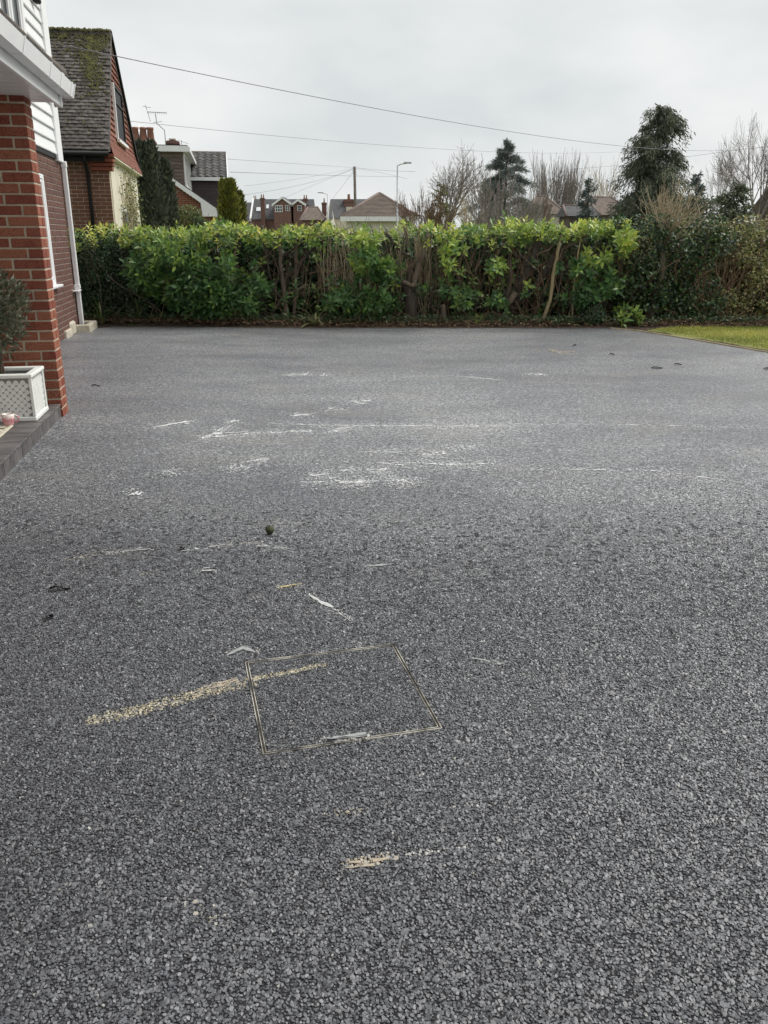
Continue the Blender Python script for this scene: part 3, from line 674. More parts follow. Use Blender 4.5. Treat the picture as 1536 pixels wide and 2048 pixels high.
# porch: pillar, soffit, fascia, gutter, lean-to tiles
PB0, PB1, PA0, PA1 = -1.815, -1.370, 6.75, 6.97
mb = MB(); mb.box(PB0+.006, PB1-.006, PA0+.006, PA1-.006, -.05, 2.30); pil = H.put(mb, 'porch_pillar', M['mortar'])
for k in range(31):
    z = -.012 + .075*k + .0375
    cuts = [(PB0, PB0+.215), (PB0+.23, PB1)] if k % 2 else [(PB0, PB0+.103), (PB0+.115, PB0+.332), (PB0+.344, PB1)]
    for row in (0, 1):
        for p, q_ in cuts:
            L = q_-p; jit = random.uniform(-.0015,.0015)
            piece('brick', brick_mesh('red', .213, .1005, .0625, M['brick_red']), pil, H.loc((p+q_)/2, PA0+.05125+row*(.117)+jit, z), scale=(L/.215, 1, 1))
SB = -1.20                                                      # fascia line
q = MB(); q.box(BW+.05, SB-.003, 3.0, 7.06, 2.300, 2.325); sof = H.put(q, 'soffit', M['soffit'])
for k in range(27):
    a = 3.02 + .15*k
    q = MB(); q.cbox(BW+.055, SB-.02, a, a+.143, 2.284, 2.302, .005); H.put(q, 'soffit_board', M['soffit'], sof)
q = MB(); q.prism([(SB-.004,2.262),(SB+.018,2.262),(SB+.018,2.285),(SB+.008,2.290),(SB+.008,2.47),(SB-.004,2.47)], 1, 3.0, 7.075); H.put(q, 'fascia', M['white'])
q = MB(); q.cbox(SB-.03, SB+.03, 7.062, 7.09, 2.255, 2.33, .006); H.put(q, 'fascia_end_cap', M['white'])
q = MB(); q.prism([(BW+.05,2.286),(SB-.005,2.286),(SB-.005,2.50),(BW+.05,2.86)], 1, 7.04, 7.06); H.put(q, 'porch_end_panel', M['white'])
GZ = 2.335; gprof = [(SB+.012, GZ+.085), (SB+.012, GZ+.012), (SB+.022, GZ), (SB+.095, GZ), (SB+.118, GZ+.085)]
def gutter(a0, a1, grow=0.0):
    q = MB(); P = [(x+(grow if x > SB+.05 else 0), z-(grow if z < GZ+.05 else -grow)) for x, z in gprof]
    inner = [(SB+.113+grow, GZ+.085+grow), (SB+.091, GZ+.005), (SB+.024, GZ+.005), (SB+.017, GZ+.085+grow)]
    q.prism(P+inner, 1, a0, a1); return q
gut = H.put(gutter(3.0, 7.155), 'gutter', M['white'])
for a in (4.1, 5.55, 6.30):
    H.put(gutter(a, a+.022, .005), 'gutter_bracket', M['white'], gut)
H.put(gutter(6.66, 6.75, .004), 'gutter_union', M['white'], gut); H.put(gutter(7.04, 7.075, .005), 'gutter_union', M['white'], gut)
q = MB(); q.prism([(x+(.006 if x > SB+.05 else 0), z-(.006 if z < GZ+.05 else -.006)) for x, z in gprof], 1, 7.155, 7.175); H.put(q, 'gutter_stop_end', M['white'], gut)
mb = MB(); sl = math.atan2(.46, 1.1)
mb.prism([(SB+.055,2.455),(SB+.055,2.475),(BW+.03,2.475+(SB+.055-BW-.03)*math.tan(sl)),(BW+.03,2.455+(SB+.055-BW-.03)*math.tan(sl))], 1, 3.0, 7.10); proof = H.put(mb, 'porch_roof', M['porch_tile'])
for c in range(13):                                             # eaves courses of thick tiles, right along the verge
    for rw in range(4):
        a1 = 7.125 - .30*c; b1 = SB + .058 - .26*rw
        q = MB(); q.cbox(-.33, 0, -.292, 0, 0, .030, .008, Matrix.Translation((b1, a1, 2.462+.26*rw*math.tan(sl)+.012)) @ Matrix.Rotation(sl-.06, 4, 'Y'))
        H.put(q, 'roof_tile', M['porch_tile'], proof)
for i in range(4):                                              # bonnet tiles down the hip to the eaves corner
    t0, t1 = i*.24, i*.24+.27
    q = MB(); q.tube([(SB+.03-.45*t0, 7.12-.95*t0, 2.475+.28*t0), (SB+.03-.45*t1, 7.12-.95*t1, 2.50+.28*t1)], [.062,.052], 8); H.put(q, 'hip_tile', M['porch_tile'], proof, smooth=True)
# rainwater pipe at the far corner
q = MB(); q.cbox(BW+.012, BW+.077, 13.335, 13.40, .06, 2.36, .008); dp = H.put(q, 'downpipe', M['white'])
q = MB(); q.cbox(BW-.0, BW+.084, 13.328, 13.407, .60, .665, .006); H.put(q, 'pipe_socket', M['white'], dp)
q = MB(); q.cbox(BW-.0, BW+.088, 13.16, 13.41, .565, .59, .004); H.put(q, 'pipe_bracket', M['white'], dp)
q = MB(); q.cbox(BW+.006, BW+.084, 13.326, 13.409, 2.28, 2.36, .006); H.put(q, 'pipe_socket', M['white'], dp)

# concrete gully surround at the foot of the pipe
G = Frame('drain_gully', -2.22, 13.3)
tag(G.root, 'pale concrete gully surround on the tarmac under the white downpipe', 'drain')
for nm, x0, x1, y0, y1 in (('kerb', -2.325,-2.11,12.98,13.08),('kerb',-2.325,-2.11,13.60,13.70),('kerb',-2.19,-2.11,13.083,13.597)):
    q = MB(); q.cbox(x0, x1, y0, y1, -.02, .105, .012); G.put(q, nm, M['concrete'])
q = MB(); q.box(-2.32,-2.195,13.085,13.595,-.02,.03); G.put(q, 'grate', M['black'])

# porch floor: a slate step with a tiled riser
S = Frame('porch_step', -1.8, 5.2); tag(S.root, kind='structure')
q = MB(); q.box(-2.335, -1.405, 2.6, 6.745, -.05, .088); base = S.put(q, 'step_base', M['mortar_grey'])
k = 0; a = 2.62
r = random.Random(9)
while a < 6.70:
    w_ = .150; a2 = min(a+w_-.005, 6.745); k += 1
    cut = [-2.33, -1.95 - (.2 if k % 2 else 0), -1.378]
    for x0, x1 in zip(cut[:-1], cut[1:]):
        q = MB(); q.cbox(x0+.002, x1-.002, a, a2, .089, .101+r.uniform(-.001,.001), .002); S.put(q, 'slate_plank', M['slate_step'])
    a += w_
a = 2.62
while a < 6.70:
    a2 = min(a+.145, 6.745)
    q = MB(); q.cbox(-1.404, -1.388+r.uniform(-.002,.002), a, a2, -.01, .084, .003); S.put(q, 'riser_tile', M['slate_step']); a += .150

# ------------------------------------------------------------------ neighbour: chalet house with a steep tiled roof, gable to the street
Nb = Frame('brick_house', -2.38, 19.0)
tag(Nb.root, 'brown brick chalet house with steep mossy tiled roof and tile-hung gable behind the hedge', 'house')
NA = 19.0
mb = MB(); mb.box(-9.0, -2.386, NA+.008, 24.6, -.05, 3.02); nwall = Nb.put(mb, 'wall', M['mortar'])
brick_face(Nb, nwall, 'b', NA, -3.72, -2.38, 1.20, 2.98, M['brick_brown'], 'nb', thick=.06)
mb = MB(); r = random.Random(5)
for k in range(40):
    b = -8.98 - (.1125 if k % 2 else 0)
    while b < -2.4:
        z = .075*k+.005; x1 = min(b+.215, -2.384)
        if (x1 < -3.73 or z < 1.19) and x1-b > .03 and z < 2.95: mb.box(max(b,-8.98), x1, NA-.002, NA+.05, z, z+.065)
        b += .225
Nb.put(mb, 'brickwork', M['brick_brown'], nwall)['kind'] = 'stuff'
# corbelled bricks under the eaves at the corner
for i, z in enumerate((2.62, 2.70, 2.78, 2.86)):
    q = MB(); q.cbox(-2.72-.03*i, -2.30+.02*i, NA-.05-.035*i, NA+.2, z, z+.068, .005); Nb.put(q, 'corbel_brick', M['brick_red'])
# cream rendered street face
q = MB(); q.box(-2.384, -2.372, 19.26, 24.55, -.02, 2.92); Nb.put(q, 'render_panel', M['cream'])
q = MB()
for (a0, a1, z0, z1) in ((20.3,20.38,1.0,1.95),(22.4,22.48,1.0,1.95),(20.38,22.4,1.0,1.08),(20.38,22.4,1.87,1.95),(21.35,21.43,1.08,1.87)): q.cbox(-2.40,-2.345,a0,a1,z0,z1,.006)
nw = Nb.put(q, 'window', M['white']); q = MB(); q.box(-2.371,-2.365,20.38,22.4,1.08,1.87); Nb.put(q, 'pane', M['glass'], nw)
# roof: near slope to us
EA, EZ, RA, RZ_, FA, FZ = 18.74, 2.98, 21.0, 5.50, 24.85, 2.93
GB = -2.30                                                      # verge line
mb = MB(); mb.prism([(EA,EZ),(RA,RZ_),(FA,FZ),(FA-.1,FZ-.06),(RA,RZ_-.12),(EA+.1,EZ-.06)], 0, -9.2, GB-.03); nroof = Nb.put(mb, 'roof', M['roof_tile'])
sl = math.atan2(RZ_-EZ, RA-EA); slen = math.hypot(RZ_-EZ, RA-EA); rows = 34; gauge = slen/rows
tm = []
for v in range(3):
    t = MB(); r = random.Random(v)
    n = 4; V = []; wd = .163; ln = .17
    for zz in (0, .024):
        for yy in (0, ln):
            for i in range(n+1):
                x = -wd/2+wd*i/n; V.append((x, yy, zz + .006*(1-(2*i/n-1)**2) + r.uniform(-.0015,.0015)))
    t.v = V; m_ = n+1
    for i in range(n):
        t.f.append((2*m_+i, 2*m_+i+1, 3*m_+i+1, 3*m_+i)); t.f.append((i, 2*m_+i, 2*m_+i+1, i+1)[::-1])
    t.f.append((0, m_, 3*m_, 2*m_)); t.f.append((m_-1, 2*m_-1, 4*m_-1, 3*m_-1)[::-1])
    o = t.build('roof_tile', M['roof_tile']); tm.append(o.data); bpy.data.objects.remove(o)
random.seed(8)
for k in range(rows):
    s = k*gauge - .02; lift = .022
    aa_, zz_ = EA + s*math.cos(sl) - lift*math.sin(sl), EZ + s*math.sin(sl) + lift*math.cos(sl)
    for c in range(9):
        b = GB - .083 - .166*c - (.083 if k % 2 else 0)
        if c == 8 and k % 2: continue
        piece('roof_tile', random.choice(tm), nroof, Nb.loc(b, aa_+random.uniform(-.008,.008), zz_+random.uniform(-.003,.004)), (sl-.19+random.uniform(-.05,.05), random.uniform(-.02,.02), random.uniform(-.02,.02)))
    if k % 2: 
        q = MB(); q.box(GB-.083, GB-.002, 0, .16, 0, .012, Matrix.Translation((0, aa_, zz_)) @ Matrix.Rotation(sl-.10, 4, 'X')); Nb.put(q, 'verge_tile', M['roof_tile'], nroof)
mb = MB()                                                       # rest of the slope, out of sight behind our house
for k in range(rows):
    s = k*gauge - .02
    Mx = Matrix.Translation((0, EA+s*math.cos(sl)-.012*math.sin(sl), EZ+s*math.sin(sl)+.012*math.cos(sl))) @ Matrix.Rotation(sl-.10, 4, 'X')
    for c in range(32):
        b = -9.1 + .166*c; 
        if b < -3.88: mb.box(b-.081, b+.081, 0, .16, 0, .013, Mx)
Nb.put(mb, 'hidden_tiles', M['roof_tile'], nroof)['kind'] = 'stuff'
for i in range(22):                                             # ridge tiles
    b1 = GB - .30*i; q = MB(); pts = [(RA+.115*math.cos(t), RZ_-.045+.115*math.sin(t)) for t in [math.pi*j/6 for j in range(7)]]
    q.prism(pts, 0, b1-.294, b1); Nb.put(q, 'ridge_tile', M['roof_tile'], nroof)
# moss: clumps along the ridge and in the damp strip below it
rs = np.random.RandomState(4); V = []; T = []
def clump(c, r_):
    b_ = len(V)
    n = 6
    for j in range(n):
        a = 6.283*j/n; rr_ = r_*rs.uniform(.7,1.3); V.append((c[0]+rr_*math.cos(a), c[1]+rr_*math.sin(a)*math.cos(sl), c[2]+rr_*math.sin(a)*math.sin(sl)-.01))
    V.append((c[0]+rs.normal(0,.2)*r_, c[1]-.5*r_*math.sin(sl), c[2]+.55*r_))
    for j in range(n): T.append((b_+j, b_+(j+1)%n, b_+n))
def onroof(b, s): return (b+2.38, EA+s*math.cos(sl)-.062*math.sin(sl)-19.0, EZ+s*math.sin(sl)+.062*math.cos(sl))
for i in range(1000): clump((rs.uniform(-5.0,GB)+2.38, RA-19.0+rs.normal(0,.06)-.03, RZ_+.060+rs.normal(0,.012)), rs.uniform(.012,.035))
for i in range(600):
    b = rs.uniform(-4.2, GB); s = slen - abs(rs.exponential(.22)); 
    if s > 0: clump(onroof(b, s), rs.uniform(.01,.028))
for i in range(750):
    s = slen - rs.beta(1.2,1.7)*2.0; b = GB - .34 + rs.normal(0,.14) - .10*math.sin(s*3)
    if b < GB-.02 and s > .6: clump(onroof(b, s), rs.uniform(.01,.026))
for i in range(350):
    s = rs.uniform(.3, slen); b = rs.uniform(-3.9, GB-.05); clump(onroof(b, s), rs.uniform(.008,.018))
npmesh('moss', V, T, M['moss'], nroof)['kind'] = 'stuff'
# gable: hung tiles, course by course, kicked out at the foot
q = MB(); q.prism([(EA+.30,EZ+.05),(RA,RZ_-.14),(FA-.3,FZ+.0)], 0, -2.60, GB-.055); gab = Nb.put(q, 'gable', M['hung_tile'])
z = 2.90; k = 0
while z < RZ_-.2:
    t = (z-EZ)/(RZ_-EZ); a0 = EA+.12 + max(0,t)*(RA-EA)+.02; a1 = FA-.12 - max(0,(z-FZ)/(RZ_-FZ))*(FA-RA)-.02
    kick = .10*max(0, 1-k/4.0)**1.5
    q = MB(); aa_ = a0 - (.08 if k % 2 else 0); r = random.Random(k)
    while aa_ < a1:
        p0, p1 = max(aa_, a0), min(aa_+.161, a1)
        if p1-p0 > .03:
            bo = GB-.028+kick+r.uniform(-.003,.003); q.prism([(bo, z),(bo-.014, z),(bo-.055, z+.15),(bo-.041, z+.15)], 1, p0, p1)
        aa_ += .166
    if q.v:
        o = Nb.put(q, 'tile_course', M['hung_tile'], gab); 
    z += .118; k += 1
# flat soffit closing the foot of the gable
q = MB(); q.box(-2.384, -2.235, 18.95, 24.7, 2.87, 2.895); Nb.put(q, 'gable_soffit', M['cream'])
# gable window
q = MB()
for (a0, a1, z0, z1) in ((20.5,20.57,3.38,4.48),(21.9,21.97,3.38,4.48),(20.57,21.9,3.38,3.45),(20.57,21.9,4.41,4.48),(20.57,21.9,4.10,4.15)): q.cbox(GB-.06, GB+.012, a0, a1, z0, z1, .006)
gw = Nb.put(q, 'gable_window', M['black'])
q = MB(); q.box(GB-.035, GB-.015, 20.57, 21.9, 3.45, 4.41); Nb.put(q, 'pane', M['black'], gw)
q = MB(); q.cbox(GB-.05, GB+.02, 20.44, 20.498, 3.38, 4.48, .006); Nb.put(q, 'window_trim', M['white'], gw)
q = MB(); q.cbox(GB-.02, GB+.05, 20.42, 22.05, 3.30, 3.375, .008); Nb.put(q, 'sill', M['white'], gw)
# far verge, gutter, downpipe
q = MB(); q.prism([(RA-.06,RZ_+.06),(RA+.02,RZ_+.08),(FA+.1,FZ+.05),(FA+.06,FZ-.08)], 0, GB-.06, GB+.02); Nb.put(q, 'verge_board', M['black'])
q = MB(); q.prism([(EA-.005,EZ-.02),(EA+.05,EZ-.02),(RA+.0,RZ_+.0),(RA-.04,RZ_+.03)], 0, GB-.01, GB+.014); Nb.put(q, 'verge_edge', M['roof_tile'])
q = MB(); q.tube([(-9.1,EA-.03,EZ-.06),(GB-.02,EA-.03,EZ-.06)], .056, 10); ng_ = Nb.put(q, 'gutter', M['black'], smooth=True)
q = MB(); q.box(-9.0,-2.42,EA+.06,EA+.085,EZ-.20,EZ-.02); Nb.put(q, 'fascia', M['black'])
q = MB(); q.box(-9.0,-2.42,EA+.085,NA+.0,EZ-.19,EZ-.17); Nb.put(q, 'eaves_soffit', M['black'])
q = MB(); q.tube([(-2.79,EA-.02,2.90),(-2.79,EA+.0,2.76),(-2.79,NA-.055,2.55),(-2.79,NA-.05,2.4),(-2.79,NA-.05,0)], .036, 10); Nb.put(q, 'downpipe', M['black'], smooth=True)
q = MB(); q.box(-3.6,-3.58,3,3,3,3) if False else None

# ================================================================== THINGS ON THE PORCH AND THE DRIVE
PL = Frame('planter', -1.62, 6.31)
tag(PL.root, 'square white planter with trellis pattern sides on the slate step', 'planter')
b0, b1, a0, a1, z0, z1 = -1.825, -1.425, 6.11, 6.51, .102, .435
q = MB()
q.box(b0+.02, b1-.02, a0+.02, a0+.03, z0+.03, z1-.02); q.box(b0+.02, b1-.02, a1-.03, a1-.02, z0+.03, z1-.02)
q.box(b0+.02, b0+.03, a0+.031, a1-.031, z0+.03, z1-.02); q.box(b1-.03, b1-.02, a0+.031, a1-.031, z0+.03, z1-.02)
body = PL.put(q, 'body', M['groove'])
for nm, zz0, zz1, e in (('base_trim', z0, z0+.032, .004), ('rim', z1-.028, z1, .008)):
    q = MB(); w = .045
    q.cbox(b0-e, b1+e, a0-e, a0+w, zz0, zz1, .006); q.cbox(b0-e, b1+e, a1-w, a1+e, zz0, zz1, .006)
    q.cbox(b0-e, b0+w, a0+w+.0005, a1-w-.0005, zz0, zz1, .006); q.cbox(b1-w, b1+e, a0+w+.0005, a1-w-.0005, zz0, zz1, .006); PL.put(q, nm, M['planter'])
for sx in (b0+.011, b1-.011):
    for sy in (a0+.011, a1-.011):
        q = MB(); q.cbox(sx-.011, sx+.011, sy-.011, sy+.011, z0+.033, z1-.029, .003); PL.put(q, 'corner_post', M['planter'])
def quatre(cx, cz, r_):                                        # four-lobed pad outline
    P = []
    for j in range(24):
        t = 6.2832*j/24; rr_ = r_*(.84+.16*abs(math.cos(2*t))); P.append((cx+rr_*math.cos(t), cz+rr_*math.sin(t)))
    return P
st = .0455
for face in range(4):
    for i in range(9):
        for j in range(14):
            u = -.182 + st*i + (st/2 if j % 2 else 0); v = z0+.045 + st/2*j
            if abs(u) > .172 or v > z1-.038: continue
            q = MB()
            poly = quatre(0, v, st*.39)
            if face == 0: q.prism([((b0+b1)/2+u+x, z) for x, z in poly], 1, a0+.012, a0+.022)
            elif face == 1: q.prism([((a0+a1)/2+u+x, z) for x, z in poly], 0, b1-.022, b1-.012)
            elif face == 2: q.prism([((b0+b1)/2+u+x, z) for x, z in poly], 1, a1-.022, a1-.012)
            else: q.prism([((a0+a1)/2+u+x, z) for x, z in poly], 0, b0+.012, b0+.022)
            if face < 2: PL.put(q, 'trellis_pad', M['planter'], body)
q = MB(); q.box(b0+.031, b1-.031, a0+.031, a1-.031, z1-.09, z1-.045); PL.put(q, 'compost', pmat('slate_chips', [(.09,.095,.10),(.22,.22,.23)], 60, .8, .8, 120))
# olive standard in the planter
OL = Frame('olive_tree', -1.665, 6.33); tag(OL.root, 'small standard olive with grey twin stem in the white planter', 'tree')
rs = np.random.RandomState(3); q = MB()
for ph in (0, math.pi):
    q.tube([(-1.665+.011*math.cos(ph+t*7), 6.33+.011*math.sin(ph+t*7), .38+t*.42) for t in np.linspace(0,1,16)], [.011]*16, 7)
for i in range(26):
    a = rs.uniform(0,6.28); e = rs.uniform(.1,1.2); d_ = Vector((math.cos(a)*math.cos(e), math.sin(a)*math.cos(e), math.sin(e)))
    p0 = Vector((-1.665,6.33,.70+rs.uniform(0,.12))); ln = rs.uniform(.14,.26)
    q.tube([p0, p0+d_*ln*.5+Vector((0,0,.01)), p0+d_*ln], [.005,.003,.0015], 4)
OL.put(q, 'trunk', M['bark'], smooth=True)
n = 4200; d_ = nrm(rs.normal(size=(n,3))); rad = (rs.rand(n)**.45)
c_ = np.array([0,0,.86]); P = c_ + d_*rad[:,None]*np.array([.235,.235,.30]) ; P[:,2] += -.03*np.sin(P[:,0]*20)
keep = (np.sin(P[:,0]*31+P[:,2]*23)+np.sin(P[:,1]*27-P[:,2]*31)+rs.normal(0,.7,n)) > -.6
P = P[keep]; d_ = d_[keep]; n = len(P)
D = nrm(d_*.7+rs.normal(0,.5,(n,3))+[0,0,.45])
leaves('crown', P, D, rs.normal(size=(n,3)), rs.uniform(.04,.075,n), rs.uniform(.008,.014,n), rs.rand(n), M['olive'], OL.root)
# dark red glass baubles tucked behind the stem
RB = Frame('garden_ornament', -1.735, 6.27); tag(RB.root, 'cluster of dark red glass balls in the planter beside the olive stem', 'ornament')
for i, (x, y, z, r_) in enumerate(((-1.735,6.25,.425,.034),(-1.70,6.28,.42,.026),(-1.765,6.27,.42,.028),(-1.728,6.27,.468,.024))):
    bm = bmesh.new(); bmesh.ops.create_icosphere(bm, subdivisions=2, radius=r_)
    me = bpy.data.meshes.new('glass_ball'); bm.to_mesh(me); bm.free(); me.materials.append(M['berry'])
    for p_ in me.polygons: p_.use_smooth = True
    piece('glass_ball', me, RB.root, RB.loc(x, y, z))
# mugs
def mugmat():
    m, nt, bs, o = newmat('pink_floral_glaze'); tcn = N_(nt, 'ShaderNodeTexCoord'); sp_ = N_(nt, 'ShaderNodeSeparateXYZ'); nt.links.new(tcn.outputs['Object'], sp_.inputs[0])
    nn = noise(nt, tcn.outputs['Object'], 45, 4, .6); k = math_(nt, 'ADD', math_(nt, 'MULTIPLY_ADD', sp_.outputs['Z'], -11.0, .28), math_(nt, 'MULTIPLY', nn.outputs['Fac'], 1.3))
    rr = ramp(nt, [(.78,.74,.68),(.72,.45,.44),(.55,.16,.20),(.70,.40,.40)], [.05,.22,.42,.7]); nt.links.new(k, rr.inputs[0]); nt.links.new(rr.outputs[0], bs.inputs['Base Color']); bs.inputs['Roughness'].default_value = .15; return m
M['mug'] = mugmat()
def mug(b, a, ang, label):
    r_ = Frame('mug', b, a); tag(r_.root, label, 'mug', 'mugs left on the porch step'); r_.root.location.z = .103; r_.root.rotation_euler = (0,0,ang)
    q = MB(); q.lathe([(0,0),(.024,0),(.027,.004),(.036,.022),(.040,.05),(.042,.086),(.0395,.087),(.0375,.05),(.033,.024),(.02,.008),(0,.007)], 22); q.build('cup', M['mug'], r_.root, smooth=True)
    q = MB(); q.tube([(.036+.03*math.sin(t), 0, .05-.027*math.cos(t)) for t in np.linspace(.15,math.pi-.15,11)], [.0055]*11, 7); q.build('handle', M['mug'], r_.root, smooth=True)
mug(-1.575, 5.965, .3, 'white mug with pink flower pattern beside the planter, handle showing')
mug(-1.705, 5.99, .2, 'white mug cut off by the left edge of the photo')
# doormat
def matmat():
    m, nt, bs, o = newmat('patterned_mat'); tcn = N_(nt, 'ShaderNodeTexCoord'); nn = noise(nt, tcn.outputs['Object'], 26, 2, .4, 1.2)
    rr = ramp(nt, [(.10,.09,.07),(.13,.12,.09),(.62,.58,.46),(.66,.62,.5)], [.0,.48,.52,1]); nt.links.new(nn.outputs['Fac'], rr.inputs[0]); nt.links.new(rr.outputs[0], bs.inputs['Base Color']); bs.inputs['Roughness'].default_value = .95
    b2 = noise(nt, tcn.outputs['Object'], 300, 2); bump(nt, bs, b2.outputs['Fac'], .6, .004); return m
DM = Frame('doormat', -1.95, 5.45); tag(DM.root, 'cream doormat with dark leafy print lying on the slate step', 'doormat')
q = MB(); q.cbox(-2.31, -1.565, 4.9, 5.935, .1025, .112, .003); DM.put(q, 'pile', matmat())
q = MB(); 
for x0,x1,y0,y1 in ((-1.566,-1.545,4.88,5.955),(-2.31,-1.5665,5.936,5.955),(-2.31,-1.5665,4.88,4.899)): q.cbox(x0,x1,y0,y1,.1022,.1135,.003)
DM.put(q, 'border', pmat('mat_border', [(.5,.46,.36),(.6,.56,.45)], 40, .95))

# ---- debris on the drive
rs = np.random.RandomState(8)
M['wetleaf'] = pmat('dead_leaf', [(.018,.014,.010),(.06,.045,.03)], 60, .6, .3, 90)
def deadleaf(px, py, L, Wd, ang, label, mat=None, tw=.012):
    p = gnd(px, py); o = empty('dead_leaf', p + Vector((0,0,.004)), ang)
    V = []; n = 7
    for i in range(n):
        t = i/(n-1); w = Wd/2*math.sin(math.pi*min(1,t*.92+.06))**.8; zc = tw*math.sin(t*5.0)*.6+.006
        V += [(-L/2+L*t, -w, zc+.008), (-L/2+L*t, 0, zc-.002), (-L/2+L*t, w, zc+.006*math.sin(t*9))]
    Fq = [(3*i+j, 3*i+j+1, 3*i+j+4, 3*i+j+3) for i in range(n-1) for j in (0,1)]
    m_ = MB(); m_.v = V; m_.f = Fq; m_.build('blade', mat or M['wetleaf'], o, smooth=True)
    m_ = MB(); m_.tube([(-L/2-.02,0,.006),(-L/2,0,.004),(0,0,.006)], .0012, 4); m_.build('stalk', mat or M['wetleaf'], o)
    return tag(o, label, 'leaf', 'dead leaves lying on the drive')
deadleaf(120,1181,.075,.022,.15,'curled black leaf on the tarmac nearest the porch step')
deadleaf(100,1238,.035,.03,1.2,'small crumpled black leaf at the left just below the curled one')
deadleaf(364,1101,.02,.018,.4,'tiny black leaf scrap at the end of a white smear')
deadleaf(1314,737,.12,.05,.05,'largest dark leaf lying far right near the lawn')
deadleaf(1356,730,.08,.025,-.1,'narrow dark leaf just beyond the largest one near the lawn')
deadleaf(1224,710,.06,.02,.0,'small dark leaf on the far right drive towards the hedge')
deadleaf(1149,692,.13,.02,1.0,'upright curled brown leaf furthest out near the hedge')
deadleaf(1534,739,.09,.03,.3,'dark leaf cut off by the right edge of the photo')
deadleaf(192,773,.07,.025,.3,'dark leaf on the tarmac beside the brick pillar')
nt_ = empty('nut', gnd(540,1068)); tag(nt_, 'round dark green walnut husk on the open tarmac', 'nut')
bm = bmesh.new(); bmesh.ops.create_icosphere(bm, subdivisions=3, radius=.021)
for v in bm.verts: v.co *= 1+.05*math.sin(v.co.x*300)*math.sin(v.co.y*260+v.co.z*200)
me = bpy.data.meshes.new('husk'); bm.to_mesh(me); bm.free(); me.materials.append(pmat('husk', [(.02,.028,.008),(.07,.075,.02)], 70, .6, .5, 150))
for p_ in me.polygons: p_.use_smooth = True
piece('husk', me, nt_, (0,0,.022))
q = MB(); q.tube([(.01,.012,.038),(.018,.016,.046)], [.002,.0012], 5); q.build('stalk', M['bark_dark'], nt_)

# ================================================================== HEDGE AND BED
HX = lambda px, Y=13.6: (px-768)*(Y*cp+.17)/F
def laurel_shoots(rs, P, out, nl=(7,11), L=(.085,.13), tone=(.2,.5), up=.5):
    """rosettes of big leaves at the shoot tips P, facing out"""
    n = len(P); ax = nrm(np.asarray(out)*.8 + [0,0,up] + rs.normal(0,.35,(n,3)))
    LP, LD, LN, LL, LW, LT = [], [], [], [], [], []
    tn = rs.uniform(tone[0], tone[1], n) if not hasattr(tone[0], '__len__') else np.asarray(tone[0])
    for i in range(n):
        a = ax[i]; u = nrm(np.cross(a, [.31,.2,.93])); w = np.cross(a, u); m = rs.randint(*nl); ph = rs.rand()*6.28
        for k in range(m):
            an = ph + k*2.4; th = math.radians(28+58*k/m+rs.uniform(-8,8)); pr = u*math.cos(an)+w*math.sin(an)
            d = a*math.cos(th)+pr*math.sin(th); d[2] -= .12
            LP.append(P[i]-a*.013*k); LD.append(d); LN.append(a*math.sin(th)-pr*math.cos(th)+rs.normal(0,.12,3)); l = rs.uniform(*L); LL.append(l); LW.append(l*rs.uniform(.34,.44)); LT.append(np.clip(tn[i]+rs.normal(0,.07)-.10*k/m, 0, 1))
    return np.array(LP), np.array(LD), np.array(LN), np.array(LL), np.array(LW), np.array(LT)
def cat_leaves(sets): return [np.concatenate([s[i] for s in sets]) for i in range(6)]
def wander(rs, p, d, ln, seg=6, wob=.18, rise=0.0):
    p = np.array(p, float); d = nrm(np.array(d, float)); pts = [p.copy()]
    for i in range(seg):
        d = nrm(d + rs.normal(0, wob, 3) + [0,0,rise]); p = p + d*ln/seg; pts.append(p.copy())
    return pts
def scatter_leaves(rs, n, box, L, wr, tone, updown=.0):
    P = np.column_stack([rs.uniform(box[0],box[1],n), rs.uniform(box[2],box[3],n), rs.uniform(box[4],box[5],n)])
    D = nrm(rs.normal(size=(n,3))+[0,-.5,updown]); N = rs.normal(size=(n,3))+[0,-.6,.8]; l = rs.uniform(L[0],L[1],n)
    return P, D, N, l, l*wr, np.clip(rs.normal(tone[0],tone[1],n),0,1)
TOPZ = 1.575
